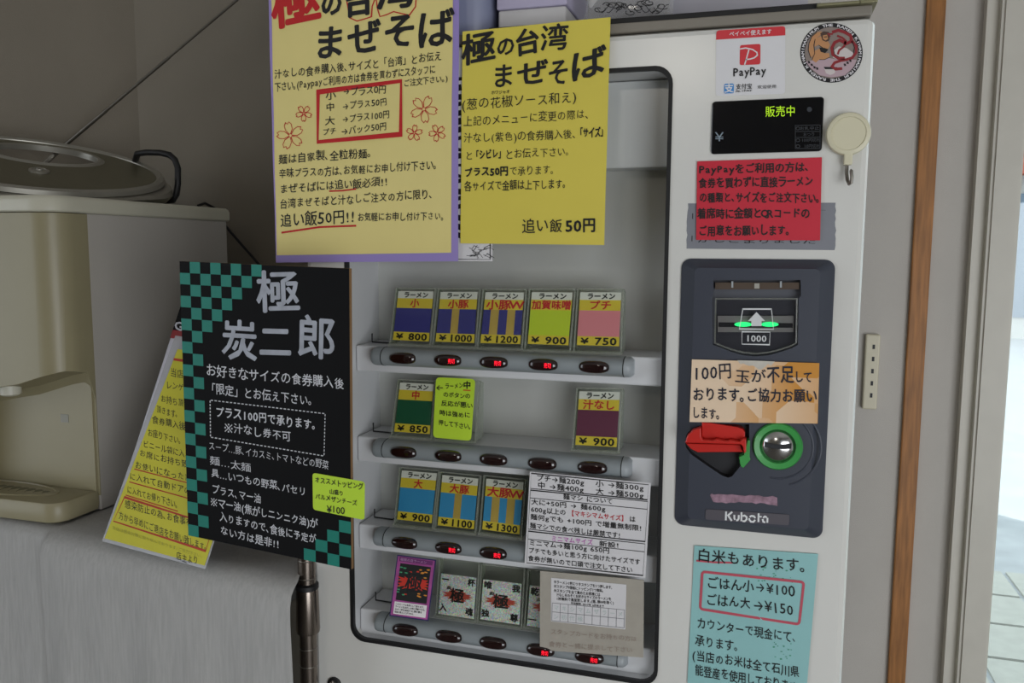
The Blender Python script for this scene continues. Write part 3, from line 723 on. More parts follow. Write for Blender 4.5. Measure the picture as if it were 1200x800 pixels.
def flower(mb, cx, cy, r, rot, m, mp):
    for k in range(5):
        a_ = math.radians(rot+72*k); ca, sa = math.cos(a_), math.sin(a_)
        P = [(0.12, 0.05), (0.45, 0.26), (0.8, 0.27), (1.0, 0.12), (0.86, 0.0), (1.0, -0.12), (0.8, -0.27), (0.45, -0.26), (0.12, -0.05)]
        stroke(mb, [(cx+r*(x*ca-y*sa), cy+r*(x*sa+y*ca)) for x, y in P], 0.75, m, mp, True)
for f in ((357, 133, 9.5, 20), (341, 159, 16, 40), (497, 128, 16, 10), (486, 156, 9.5, 60), (513, 156, 10, 30)): flower(mb, *f, REDINK, mp)
mb.build('red_lettering', t)

# bright yellow poster
S = Sheet((0, -0.0055, 0), (0, 1, 0), 0.0009, 2.2)
YP2 = mat('poster_yellow', '#dccb52', 0.62, noise=0.03, scale=8)
t = sheet('menu_poster', S, [(542, 37), (715.4, 20), (708, 287), (539.5, 285)], YP2, 'bright yellow menu poster handwritten in black over the top of the machine window', 'poster', n=16)
mp = S.ink(0.0008)
letter(t, [('極', (541, 60), (582, 52), 38, 0.026), ('の', (582, 57), (604, 53), 24, 0.03), ('台', (603, 51), (633, 46), 32, 0.03), ('湾', (632, 46), (668, 41), 34, 0.02), ('ま', (576, 91), (604, 88), 30, 0.02), ('ぜ', (606, 88), (643, 82), 32, 0.025), ('そ', (641, 87), (668, 84), 33, 0.02), ('ば', (665, 83), (713, 70), 42, 0.025),
 ('(葱の花椒ソース和え)', (541, 122.5), (676, 113.5), 15, 0.006), ('ホワジャオ', (576, 109), (598, 107.5), 4.6, 0.02), ('上記のメニューに変更の際は、', (543.5, 142.5), (691, 133), 13, 0.006), ('汁なし(紫色)の食券購入後、', (543.5, 162.5), (676, 157), 12.5, 0.006), ('「サイズ」', (676, 156.5), (711, 153.5), 12.5, 0.035),
 ('と', (545, 182.5), (555, 182), 11, 0.006), ('「シビレ」', (554, 182), (592, 179.5), 12, 0.035), ('とお伝え下さい。', (592, 181), (668, 177.5), 12, 0.006), ('プラス50円', (544, 202), (596, 200), 12, 0.04), ('で承ります。', (597, 200.5), (650, 198.5), 12, 0.006), ('各サイズで金額は上下します。', (544, 218.5), (664, 215), 12.5, 0.01), ('追い飯', (611.5, 265.5), (660, 263.5), 18, 0.008), ('50円', (662, 264), (699, 263), 19, 0.03)], INK, mp)

# lime note on the second shelf
c = Card([(511, 442), (557, 444), (552, 516), (507.5, 512)], 0.0155, 0.037); S = Sheet(c.p(0.5, 0.5), c.n)
LIME = mat('note_lime', '#c3e637', 0.55)
t = sheet('sticky_note', S, [(511, 441.8), (557, 444), (552, 516.5), (507.3, 512.3)], LIME, 'lime green handwritten note stuck on a card holder on the second shelf', 'note', rad=5)
mp = S.ink(0.0005)
letter(t, [('←', (510.5, 454), (521, 453.5), 9, 0.02), ('ラーメン', (521.5, 452.5), (543, 451.5), 7.5, 0.02), ('中', (543, 451), (552, 450.5), 9, 0.035), ('のボタンの', (519.5, 462), (551.5, 464), 6.5, 0.02), ('反応が悪い', (517, 472), (554.5, 475.5), 7, 0.02), ('時は強めに', (515, 483), (551.5, 487), 7, 0.02), ('押して下さい。', (514, 495), (552.5, 500), 7, 0.02)], INK, mp)
mb = MB(); stroke(mb, [(543, 457), (551.5, 457.5)], 1.3, mat('orange_ink', '#d0541c', 0.6), mp); mb.build('underline', t)

# printed price list
S = Sheet((0, -0.009, 0), (0, 1, 0))
t = sheet('price_list', S, [(621, 552.5), (762.7, 566), (756.3, 677), (614.6, 661.3)], PAPER, 'white printed noodle price list with ruled boxes hung over the third button row', 'notice')
mp = S.ink(0.0005); mb = MB(); up2 = (0.05, -1); PR = 0.016
for l in (('プチ→麺200g', (628.5, 559.3), (685, 565.2), 8.4), ('小 →麺300g', (698, 566), (754.8, 571.6), 8.4), ('中 →麺400g', (630, 568), (684.5, 573.5), 8.4), ('大 →麺500g', (698, 575), (754.8, 580.5), 8.4), ('麺マシ について', (660, 581.5), (718.5, 587.2), 7.4),
 ('大に+50円 → 麺600g', (622.5, 587.5), (710, 596), 7.6), ('600g以上の', (622, 596.3), (663.5, 600.3), 7.6), ('は', (737.5, 607.7), (745, 608.4), 7.6), ('麺何gでも +100円 で増量無制限!', (621.5, 605), (752.5, 618.8), 7.6), ('麺マシでの食べ残しは厳禁です!', (621, 615.3), (727.5, 627.2), 7.6), ('新設!', (702, 636.3), (726, 638.8), 7.2),
 ('ミニマム→麺100g 650円', (619.8, 635.2), (714.5, 645), 7.6), ('プチでも多いと思う方に向けたサイズです', (619.3, 644.3), (750.5, 658.3), 7.4), ('食券が無いので口頭で注文して下さい', (618.8, 653.5), (741.5, 667.8), 7.4)):
    write(mb, l[0], l[1], l[2], l[3], INK, mp, PR, 0.3)
def rule(*p): stroke(mb, p, 0.75, INK, mp, len(p) > 2)
rule((622.6, 554.3), (760.3, 567.7), (758.8, 585.4), (621.8, 572)); rule((621.8, 574), (759.2, 587.4), (756, 634.3), (619, 619.6)); rule((621.4, 583), (758.6, 596.5)); rule((619.2, 622), (756, 637), (753.5, 674), (617.3, 659.2)); rule((619, 631.3), (755.3, 646.3))
mb.build('lettering', t)
letter(t, [('【マキシマムサイズ】', (666, 600.5), (735, 607.4), 7.6)], mat('print_red', '#c02430', 0.6), mp, 'red_lettering', 0.02, 0.3)
letter(t, [('ミニマムサイズ', (646, 630.3), (695, 635.2), 7.4)], mat('print_pink', '#c060b8', 0.6), mp, 'pink_lettering', 0.016, 0.3)

# stamp card on grey cardboard
S = Sheet((0, -0.0065, 0), (0, 1, 0))
t = sheet('cardboard_sheet', S, [(633, 668.7), (754.6, 679.5), (754, 770.3), (632.6, 761.2)], mat('cardboard_grey', '#a8a297', 0.85, noise=0.06, scale=60), 'grey cardboard sheet hung below the printed price list', 'cardboard', 0.0012)
mp = S.ink(0.0005)
letter(t, [('スタンプカードをお持ちの方は', (645, 739.5), (746.5, 748.8), 7), ('食券と一緒に提示して下さい', (643, 754), (741.5, 761.5), 7)], mat('faded_ink', '#96877c', 0.8), mp, 'faded_lettering', -0.004, 1.2)
S = Sheet((0, -0.0072, 0), (0, 1, 0))
t = sheet('stamp_card', S, [(645.8, 676.8), (734, 684.8), (732.8, 737.3), (645.6, 727.8)], PAPER, 'small white stamp card with a two row grid on the grey cardboard', 'card')
mp = S.ink(0.0005); mb = MB()
for l in (('※ラーメン1杯につきスタンプを1つ押します。', (649, 681.2), (718, 688.2), 4.3), ('※スタンプ9個毎にトッピング1つ無料。', (649, 686.3), (707.5, 692), 4.3), ('※スタンプを全て集めたお客様には', (649, 691.4), (703.5, 696.4), 4.3), ('汁なしをのぞくお好きなサイズのラーメンを', (652, 696.4), (716.5, 701.4), 4.3), ('1杯無料で進呈致します。(豚、豚Wを除く)', (652, 701), (719.5, 706.2), 4.3), ('有効期限:2017年 6月末まで', (669, 706.2), (708, 710), 3.2)):
    write(mb, l[0], l[1], l[2], l[3], INK, mp, 0.015, 0.3)
A, Bq, Cq, D = Vector((647.3, 706)), Vector((732, 714.3)), Vector((731.5, 735.3)), Vector((646.8, 726.8))
GRL = mat('grid_line', '#77777c', 0.7)
for k in range(10): stroke(mb, [A.lerp(Bq, k/9), D.lerp(Cq, k/9)], 0.5, GRL, mp)
for k in range(3): stroke(mb, [A.lerp(D, k/2), Bq.lerp(Cq, k/2)], 0.5, GRL, mp)
mb.build('lettering', t); mb = MB(); PG = mat('pale_green_print', '#b9c8c4', 0.7)
for row, txt in enumerate(('マキシマムザラーメ', 'ン初代極')):
    for k, ch in enumerate(txt):
        p = A.lerp(D, (row+0.5)/2).lerp(Bq.lerp(Cq, (row+0.5)/2), (k+0.5)/9); write(mb, ch, (p.x-3.3, p.y-0.3), (p.x+3.3, p.y+0.3), 7, PG, mp, 0, 0)
mb.build('pale_lettering', t)

# payment sticker
S = Sheet((0, -0.0004, 0), (0, 1, 0)); q = [(839.4, 35.8), (920.4, 30.6), (920, 109.8), (838.6, 112.6)]
t = sheet('payment_sticker', S, q, mat('sticker_white', '#e0dfe2', 0.35), 'white payment sticker with red header above the black display', 'sticker', 0.0003, 0, 4)
mp = S.ink(0.0005); mb = MB(); PR_ = mat('sticker_red', '#d4343f', 0.35)
mb2 = S.plate(rquad([(839.4, 35.8), (920.4, 30.6), (920.3, 36), (839.3, 41)], 4)[:10]+[(920.3, 41.4), (839.2, 46.6)], PR_, 0.0001, 0.0004)
mb2.build('red_header', t)
mb2 = S.plate(rquad([(867.2, 53), (891.2, 51.4), (891, 75.4), (866.8, 76.4)], 2.5), PR_, 0.0001, 0.0004); mb2.build('red_logo', t)
WS = mat('sticker_print_white', '#e6e3e6', 0.4); mp2 = S.ink(0.0007)
write(mb, 'ペイペイ使えます', (854.5, 40.2), (904.5, 37), 6.6, WS, mp2, 0.02, 0)
stroke(mb, [(867.3, 57.6), (874, 56.4), (882, 58.2), (887, 61.5), (887.6, 64.8), (884, 67.8), (879, 69.4), (873.6, 70)], 1.5, WS, mp2); stroke(mb, [(877.6, 58.4), (875, 68), (872.6, 76)], 1.5, WS, mp2)
mb.build('white_print', t)
mb = MB(); write(mb, 'PayPay', (859, 84.6), (898.2, 82.2), 13.5, INK, mp2, 0.02, 0)
write(mb, '支付宝', (862.2, 101.9), (881.5, 100.9), 6.8, INK, mp2, 0.015, 0); write(mb, 'ALIPAY', (862.2, 106.9), (881.3, 105.9), 3.2, INK, mp2, 0.01, 0); write(mb, '欢迎使用', (887.5, 102.2), (910, 101.3), 4.6, INK, mp2, 0.0, 0)
mb.build('dark_lettering', t)
mb2 = S.plate(rquad([(848.6, 98.3), (860, 97.8), (860, 109.2), (848.4, 109.7)], 2), mat('sticker_blue', '#3f8fd4', 0.35), 0.0001, 0.0004)
write(mb2, '支', (848.8, 103.8), (859.8, 103.3), 11, WS, mp2, 0.03, 0); mb2.build('blue_logo', t)

# round shop sticker
S = Sheet((0, -0.0004, 0), (0, 1, 0)); cx, cy, rx, ry = 974.4, 61.8, 36.6, 35.0
mb = S.plate(ell(cx, cy, rx, ry, 56), mat('badge_black', '#17171c', 0.35), 0.0003, 0)
t = mb.build('round_sticker'); tag(t, 'round black edged picture sticker near the top right corner of the machine', 'sticker')
mb = S.plate(ell(cx, cy, rx*0.855, ry*0.855, 48), mat('badge_ground', '#8d8079', 0.45, noise=0.2, scale=60), 0.0001, 0.0003)
mp = S.ink(0.0005); SKN, DRD, PNK, CRM = mat('badge_skin', '#c08a5c', 0.5), mat('badge_red', '#8e1f28', 0.5), mat('badge_pink', '#b9a0a8', 0.5), mat('badge_cream', '#cfc6c4', 0.5)
def pp(pts, m, k=0): poly(mb, [(790+x/5, 10+y/5) for x, y in pts], m, S.ink(0.0005+k*0.00003))
def ps(pts, wd, m, k=0.0007): stroke(mb, [(790+x/5, 10+y/5) for x, y in pts], wd, m, S.ink(k))
pp([(772, 310), (840, 300), (880, 285), (960, 300), (1070, 300), (1050, 345), (1000, 392), (920, 404), (850, 390), (795, 345)], PNK)
pp([(800, 290), (786, 245), (790, 205), (806, 165), (836, 140), (866, 134), (856, 158), (826, 180), (816, 215), (822, 262)], SKN, 1)      # raised arm
pp([(826, 178), (862, 160), (900, 190), (914, 214), (902, 240), (872, 232), (846, 214), (822, 224)], SKN, 2)                         # chest
pp([(818, 250), (850, 236), (884, 262), (908, 262), (912, 286), (880, 300), (850, 300), (830, 318), (806, 300)], SKN, 2)              # legs
pp([(856, 146), (876, 134), (906, 138), (914, 158), (908, 188), (890, 196), (868, 186)], mat('badge_brown', '#4b352c', 0.5), 4)
pp([(872, 158), (896, 154), (902, 178), (886, 188), (872, 178)], SKN, 5)
pp([(850, 228), (884, 232), (902, 244), (884, 262), (858, 254)], INK, 4)
ps([(800, 290), (786, 245), (790, 205), (806, 165), (836, 140)], 0.8, INK); ps([(826, 180), (818, 215), (824, 262), (808, 300)], 0.7, INK); ps([(846, 214), (872, 232), (902, 240)], 0.7, INK); ps([(850, 300), (880, 300), (912, 286)], 0.7, INK); ps([(878, 168), (896, 166)], 1.0, INK)
pp([(930, 250), (965, 222), (1010, 232), (1052, 262), (1030, 300), (960, 300), (930, 288)], CRM, 1)
ps([(925, 140), (962, 128), (1000, 140), (1034, 160), (1040, 192), (1010, 206), (970, 186), (940, 200), (924, 232), (930, 270), (962, 292), (1000, 292)], 3.6, DRD)
ps([(1040, 190), (1066, 220), (1066, 258), (1044, 288), (1010, 300), (975, 306), (940, 318), (925, 340), (945, 356), (985, 352)], 3.2, DRD)
ps([(955, 160), (985, 172), (1005, 190), (996, 222), (966, 246), (958, 270)], 2.4, DRD); ps([(930, 150), (900, 150), (915, 165)], 2.0, DRD)
ps([(932, 228), (940, 270), (965, 284)], 0.8, INK, 0.0008); ps([(1046, 200), (1056, 230), (1050, 264)], 0.8, INK, 0.0008)
pp([(880, 352), (950, 352), (940, 380), (915, 390), (890, 380)], CRM, 3); pp([(876, 342), (956, 344), (950, 356), (884, 356)], INK, 4)
for x_, y_ in ((790, 315), (806, 330), (822, 345), (838, 352), (1000, 330), (1016, 318), (1032, 306)): ps([(x_-6, y_-6), (x_+6, y_+6)], 1.4, INK); ps([(x_+5, y_-6), (x_-4, y_+7)], 1.0, INK)
mb.build('picture', t)
mb = MB(); txt = 'MAXIMUM THE RAMEN KIWAMI'; n = len(txt)
mp = S.ink(0.0005)
for k, ch in enumerate(txt*2):
    a_ = math.radians(-165+360*k/(2*n)); p = Vector((cx+rx*0.925*math.cos(a_), cy+ry*0.925*math.sin(a_))); tdir = Vector((-math.sin(a_), math.cos(a_)))
    if ch != ' ': write(mb, ch, p-tdir*1.9, p+tdir*1.9, 4.6, WS, mp, 0.03, 0, (math.cos(a_), math.sin(a_)))
mb.build('white_lettering', t)

# red notice over silver tape
S = Sheet((0, -0.0003, 0), (0, 1, 0)); rnd = random.Random(8)
ts = [(806.3, 238.2), (979.3, 237.4)]+[(979.3+rnd.uniform(-0.9, 0.6), 237.4+55.6*k/12) for k in range(1, 12)]+[(978, 293), (804.5, 291.2)]+[(804.5+1.6*k/10+rnd.uniform(-0.8, 0.8), 291.2-53*k/10) for k in range(1, 10)]
t = S.plate(ts, mat('silver_tape', '#82848c', 0.42, noise=0.05, scale=30), 0.0002, 0).build('tape_strip'); tag(t, 'wide silver grey tape strip behind the red notice', 'tape')
letter(t, [('▮', (810.3, 252), (813.3, 252), 6), ('▮', (809.5, 278), (812.5, 278), 7), ('かしこまりました', (816, 281.3), (957, 282.3), 7), ('一', (962, 246), (968, 246), 4)], INK, S.ink(0.0004), 'marker_marks', 0, 1.5)
S = Sheet((0, -0.0022, 0), (0, 1, 0), 0.0003, 0.5)
t = sheet('red_notice', S, [(817, 189), (963.3, 184.2), (961, 281.6), (815.8, 281)], mat('notice_red', '#cc2238', 0.55, noise=0.04, scale=12), 'red handwritten notice below the black display', 'notice')
letter(t, [('PayPayをご利用の方は、', (819, 198.3), (949, 195.5), 12.5), ('食券を買わずに直接ラーメン', (818.5, 214.5), (953, 212.3), 13), ('の種類と、サイズをご注文下さい。', (819.5, 231.5), (961, 232), 13), ('着席時に金額とQRコードの', (817, 250.5), (949.5, 249.5), 13), ('ご用意をお願いします。', (818.5, 270.5), (926, 269.5), 13)], INK, S.ink(0.0006), 'lettering', 0.026)

# peach and orange notice across the payment panel
def peach():
    m = mat('notice_peach', '#dba35a', 0.6); nt = m.node_tree; b_ = nt.nodes['Principled BSDF']
    tc = nt.nodes.new('ShaderNodeTexCoord'); v = nt.nodes.new('ShaderNodeTexVoronoi'); v.inputs['Scale'].default_value = 26; v.distance = 'MANHATTAN'
    nt.links.new(tc.outputs['Object'], v.inputs['Vector'])
    sp = nt.nodes.new('ShaderNodeSeparateXYZ'); nt.links.new(tc.outputs['Object'], sp.inputs[0])
    sc = nt.nodes.new('ShaderNodeSeparateColor'); nt.links.new(v.outputs['Color'], sc.inputs[0])
    a1 = nt.nodes.new('ShaderNodeMath'); a1.operation = 'MULTIPLY'; a1.inputs[1].default_value = 5.0; nt.links.new(sp.outputs[0], a1.inputs[0])
    a2 = nt.nodes.new('ShaderNodeMath'); a2.operation = 'MULTIPLY_ADD'; a2.inputs[1].default_value = 0.6; nt.links.new(sc.outputs[0], a2.inputs[0]); nt.links.new(a1.outputs[0], a2.inputs[2])
    r = nt.nodes.new('ShaderNodeValToRGB'); r.color_ramp.elements[0].color = lin('#ecd2b4'); r.color_ramp.elements[1].color = lin('#d08e32'); r.color_ramp.elements[0].position = 0.1; r.color_ramp.elements[1].position = 0.62
    nt.links.new(a2.outputs[0], r.inputs['Fac']); nt.links.new(r.outputs['Color'], b_.inputs['Base Color']); return m
S = Sheet((0, -0.0190, 0), (0, 1, 0), 0.0003, 0.9)
t = sheet('coin_notice', S, [(810.8, 421), (960.2, 425.3), (958.2, 496.2), (808, 494.2)], peach(), 'peach and orange handwritten notice stuck across the charcoal payment panel', 'notice')
S.wave = 0.0003
rnd = random.Random(4); q = [(864, 421.9)]+[(864+3.6*k, 427.5+rnd.uniform(-2.5, 3.5)+(2.5 if 3 < k < 9 else 0)) for k in range(1, 12)]+[(908, 423.3)]
q = q+[(886, 422.4)]
mb = MB(); poly(mb, q, mat('torn_paper', '#d0cabf', 0.8, noise=0.15, scale=80), S.ink(0.0005)); mb.build('torn_patch', t)
NV = mat('navy_ink', '#14162a', 0.55)
letter(t, [('100円', (811.5, 436.5), (858, 435.5), 21, 0.01), ('玉が', (861, 440), (898, 441), 17, 0.01), ('不足', (898, 438), (931, 438), 22, 0.018), ('して', (931, 440.5), (952, 441), 14, 0.02), ('おります。ご協力お願い', (811.5, 461), (958, 464), 17, 0.02), ('します。', (811, 482.5), (844.5, 485), 15, 0.018)], NV, S.ink(0.0008))

# torn pink sticker remains
S = Sheet((0, YP-0.0003, 0), (0, 1, 0)); rnd = random.Random(11); q = [(826+k*5.3, 578+k*0.25+rnd.uniform(-1, 1)) for k in range(17)]+[(911-k*5, 591.5-k*0.22+rnd.uniform(-1.8, 1.2)) for k in range(16)]
q[0] = (832, 580); q[1] = (834, 578)
t = S.plate(q, mat('torn_pink', '#a08090', 0.8, noise=0.45, scale=120), 0.0002, 0.0002).build('sticker_scrap'); tag(t, 'torn strip of pinkish sticker remains above the name plate', 'sticker')

# teal notice
S = Sheet((0, -0.0020, 0), (0, 1, 0), 0.0006, 3.0)
t = sheet('rice_notice', S, [(813.7, 639), (958.8, 649), (944.8, 812), (805.5, 800)], mat('notice_teal', '#92c4c4', 0.62, noise=0.05, scale=14), 'pale teal handwritten notice near the bottom right of the machine', 'notice')
mp = S.ink(0.0006)
letter(t, [('白米もあります。', (816.5, 649.5), (946, 663), 17, 0.012), ('ごはん小', (828, 681.5), (884, 686.5), 15), ('→¥100', (884, 686.5), (932, 692.5), 17, 0.008), ('ごはん大', (827, 702), (880, 707), 15), ('→¥150', (882, 708), (930, 714), 17, 0.008), ('カウンターで現金にて、', (816.5, 729.5), (934, 747), 14, 0.008), ('承ります。', (814.5, 750), (866, 757), 14, 0.008), ('(当店のお米は全て石川県', (811, 767), (937, 786.5), 14, 0.01), ('能登産を使用しております。)', (814.5, 784.5), (944, 806), 14, 0.01)], INK, mp)
mb = MB(); PK = mat('marker_rose', '#c05060', 0.6); stroke(mb, [(816, 656.5), (836, 658.4), (859, 659)], 2.2, PK, mp)
stroke(mb, rquad([(823, 669.5), (942, 681.5), (936.5, 731), (820.5, 713.5)], 4), 3.0, PK, mp, True); mb.build('red_lettering', t)
mb = MB(); GS = mat('green_stain', '#4f9c80', 0.8); rnd = random.Random(21)
for k in range(40):
    x_, y_ = (rnd.uniform(886, 932), rnd.uniform(664, 684)) if k < 22 else (rnd.uniform(905, 930), rnd.uniform(750, 772)); poly(mb, ell(x_, y_, rnd.uniform(0.5, 1.6), rnd.uniform(0.4, 1.0), 6), GS, S.ink(0.0004))
mb.build('green_stain', t)

# magnetic hook
c = aty(994, 157, -0.006); IVO = mat('hook_ivory', '#d6d0b4', 0.4)
t = empty('magnet_hook', (c.x, 0, c.z-0.05)); tag(t, 'round ivory magnetic hook right of the black display', 'hook')
mb = MB().lathe((c.x, 0, c.z), [(0.0225, 0.0), (0.0232, -0.002), (0.0232, -0.008), (0.0222, -0.0105), (0.0195, -0.0115), (0.0182, -0.0115), (0.0178, -0.0102), (0.001, -0.0102)], IVO, n=44)
mb.build('magnet_disc', t)
p = aty(993.7, 186, -0.006); MB().box(p.x-0.0045, p.x+0.0045, -0.0105, -0.0025, p.z-0.007, p.z+0.009, IVO, 0.0015).build('hook_neck', t)
pts = [(992.5, 190, -0.006), (992.3, 204, -0.006), (993, 211, -0.009), (995, 215.5, -0.014), (997.5, 214, -0.018), (998.3, 207, -0.019), (997.6, 200, -0.0185), (998.6, 199, -0.0185)]
MB().tube([aty(*q) for q in pts], 0.0019, STEEL, 10).build('wire_hook', t)

# ================================================================== THE BLACK BOARD
S = Sheet((-0.50, -0.092, 1.2), (0.12, 1.0, 0.0))
BLK = mat('board_black', '#0c0c0e', 0.75, spec=0.2); TEALG = mat('check_teal', '#0f8070', 0.6, noise=0.06, scale=60)
BQ = [(210.5, 306), (409.3, 314.5), (411.8, 667), (221, 627)]
t = S.grid(BQ, mat('board_back_brown', '#8a6a48', 0.8), 0.005, 2).build('menu_board'); tag(t, 'black menu board with teal checks and white lettering standing on the white cloth', 'menu board')
mb = S.grid(BQ, BLK, 0.0002, 2, 0.0003); mb.build('black_face', t)
bq = [Vector(p) for p in BQ]
def buv(u, v): return bq[0]*(1-u)*(1-v)+bq[1]*u*(1-v)+bq[2]*u*v+bq[3]*(1-u)*v
mb = MB(); NR = 24; CU = 0.0605; mp = S.ink(0.0005)
for i in range(NR):
    for j in range(8):
        if (i+j) % 2 == 1 and j < max(8-i, 2):
            k = 1+0.06*i/NR
            poly(mb, [tuple(buv(CU*k*(j+a_), (i+b_)/NR)) for a_, b_ in ((0, 0), (1, 0), (1, 1), (0, 1))], TEALG, mp)
for r_ in range(4):
    for k in range(4):
        if (k+r_) % 2 == 1 and k+r_ <= 3:
            poly(mb, [tuple(buv(1-0.0725*(k+a_), 1-0.0395*(r_+b_))) for a_, b_ in ((0, 0), (1, 0), (1, 1), (0, 1))], TEALG, mp)
mb.build('check_pattern', t)
SIL = mat('silver_paint', '#a9adb8', 0.5, noise=0.2, scale=60); CHK = mat('white_marker', '#d2d3d8', 0.6)
letter(t, [('極', (300, 343), (353, 343.5), 52, 0.02), ('炭', (259, 397), (303, 399.5), 50, 0.02), ('二', (302, 399), (344, 400), 45, 0.03), ('郎', (346, 395), (396, 398), 56, 0.02)], SIL, mp, 'silver_lettering', 0.02, 0.6)
mb = MB()
for l in (('お好きなサイズの食券購入後', (241.5, 433), (404, 450), 15), ('「限定」とお伝え下さい。', (242, 454), (367, 469.5), 14), ('プラス100円で承ります。', (252.5, 482), (371, 498), 14, 0.02), ('※汁なし券不可', (262.5, 500.5), (341.5, 511), 13), ('スープ…豚、イカスミ、トマトなどの野菜', (244.5, 521.5), (385.5, 545), 11, 0.003), ('麺…太麺', (246, 539), (294.5, 547.5), 11, 0.003), ('具…いつもの野菜、パセリ', (247.5, 553.5), (359.5, 576), 11.5), ('プラス、マー油', (248.5, 572), (306.5, 584.5), 12), ('※マー油(焦がしニンニク油)が', (246.5, 587), (372.5, 613.5), 12, 0.014), ('入りますので、食後に予定が', (257.5, 604.5), (371, 632), 12, 0.012), ('ない方は是非!!', (258, 620.5), (328, 638), 12, 0.012)):
    write(mb, l[0], l[1], l[2], l[3], CHK, mp, l[4] if len(l) > 4 else 0.01)
def dashes(a_, b_, n, wd):
    a_, b_ = Vector(a_), Vector(b_)
    for k in range(n): stroke(mb, [a_.lerp(b_, (k+0.15)/n), a_.lerp(b_, (k+0.75)/n)], wd, CHK, mp)
dashes((246.5, 468.6), (381.5, 484.5), 30, 1.2); dashes((381.3, 484.5), (380, 534), 12, 1.0); dashes((247, 512), (380, 534), 30, 1.2); dashes((246.5, 468.6), (247, 512), 11, 1.2)
mb.build('white_lettering', t)
S = Sheet((-0.50, -0.0936, 1.2), (0.12, 1.0, 0.0))
t = sheet('topping_sticker', S, [(366.2, 553.8), (427.4, 564.3), (427, 609.2), (366.8, 597)], LIME, 'lime green topping sticker on the lower right edge of the black menu board', 'sticker', 0.0005, 0, 4)
letter(t, [('オススメトッピング', (369, 561.5), (426, 570.2), 8.5, 0.018), ('山盛り', (386, 575), (403, 578.3), 6.5, 0.018), ('パルメザンチーズ', (369.5, 580.8), (419, 589.5), 7.5, 0.018), ('¥100', (383.5, 595.6), (404.5, 597.8), 11, 0.014)], INK, S.ink(0.0006), 'lettering', 0.018)

# ================================================================== RACK WITH WHITE CLOTH
ZT = 0.957
rk = empty('wire_rack', (-0.95, 0.2, 0)); tag(rk, 'chrome wire rack under the white cloth beside the ticket machine', 'rack')
RCH = mat('rack_chrome', '#8a8078', 0.25, metal=1.0, noise=0.2, scale=25)
def post(x, y, top):
    mb = MB(); mb.lathe((x, y, 0), [(0.0122, 0.02), (0.0122, top-0.004), (0.009, top)], RCH, 'z', 20)
    z = 0.06
    while z < top-0.02: mb.lathe((x, y, z), [(0.0123, 0), (0.0126, 0.0008), (0.0123, 0.0016)], STEEL, 'z', 20, False, False); z += 0.0254
    p = mb.build('post', rk); MB().lathe((x, y, 0), [(0.016, 0), (0.018, 0.004), (0.016, 0.022)], RUBBER, 'z', 16).build('foot', p)
    zc = 0.905
    mb = MB(); mb.lathe((x, y, zc), [(0.0145, 0.028), (0.0152, 0.024), (0.0165, -0.03), (0.0158, -0.034)], RCH, 'z', 24); mb.build('collar', p)
    MB().lathe((x, y, zc), [(0.0145, 0.0285), (0.0158, 0.029), (0.0158, 0.035), (0.0128, 0.037)], RUBBER, 'z', 24).build('collar_ring', p)
for (x, y) in ((-0.5845, -0.030), (-0.613, 0.40), (-1.42, 0.10), (-1.42, 0.40)): post(x, y, 1.20 if y < 0 else 0.95)
def edge_y(x): return -0.062+0.115*(-0.585-x)
sp_ = [(-1.43, 0.41), (-0.605, 0.41), (-0.605, edge_y(-0.605)+0.02), (-1.43, edge_y(-1.43)+0.02)]
mb = MB(); mb.loft([[(x, y, z) for x, y in sp_] for z in (0.915, 0.945)], mat('shelf_steel', '#6d6d6a', 0.4, metal=0.6))
mb.build('rack_shelf', rk)
CLOTH = mat('cloth_white', '#b6b5b3', 0.9, noise=0.10, scale=40, bump=0.5, bscale=260, stretch=(6, 6, 0.5))
mb = MB(); NX = 150; prof = []
vs = []; NP = 46; X0c, X1c = -1.46, -0.5955
for i in range(NX+1):
    x = X0c+(X1c-X0c)*i/NX; ey = edge_y(x); over = 1.0 if x > -1.058 else 0.0
    for k in range(NP+1):
        s_ = k/NP
        if s_ < 0.30:
            f = s_/0.30; y = 0.43+(ey+0.02-0.43)*f; z = ZT+0.0012*math.sin(x*25+f*5)*f*f
            if x > -0.74: z -= 0.003*((x+0.74)/0.14)**2*max(0, f-0.3)
        elif s_ < 0.38:
            a_ = (s_-0.30)/0.08*math.pi/2; y = ey+0.02-0.02*math.sin(a_); z = ZT-0.02*(1-math.cos(a_))
            if x > -0.74: z -= 0.0022*((x+0.74)/0.14)**2
        else:
            f = (s_-0.38)/0.62; z = ZT-0.02-f*0.60
            if x > -0.74: z -= 0.0022*((x+0.74)/0.14)**2
            y = ey-0.012*f+(0.006*math.sin(x*34+f*1.5)+0.004*math.sin(x*71+1.0))*min(1, f*2.2)
        y -= 0.018*over*max(0, min(1, (s_-0.31)/0.09)); z += 0.0015*over
        xx = x+0.012*max(0, (x+0.70)/0.105)*max(0, min(1, (s_-0.27)/0.06))
        if s_ > 0.38: xx = xx+(0.008*math.sin(f*3)*max(0, (x+0.68)/0.08) if x > -0.68 else 0.0)+0.012*f*(x+1.0)
        vs.append((xx, y, z))
fs = [(i*(NP+1)+k, (i+1)*(NP+1)+k, (i+1)*(NP+1)+k+1, i*(NP+1)+k+1) for i in range(NX) for k in range(NP)]
mb.add(vs, fs, CLOTH, True); o = mb.build('tablecloth'); tag(o, 'white cloth draped over the rack beside the ticket machine', 'cloth')
so = o.modifiers.new('thickness', 'SOLIDIFY'); so.thickness = 0.0012; so.offset = -1

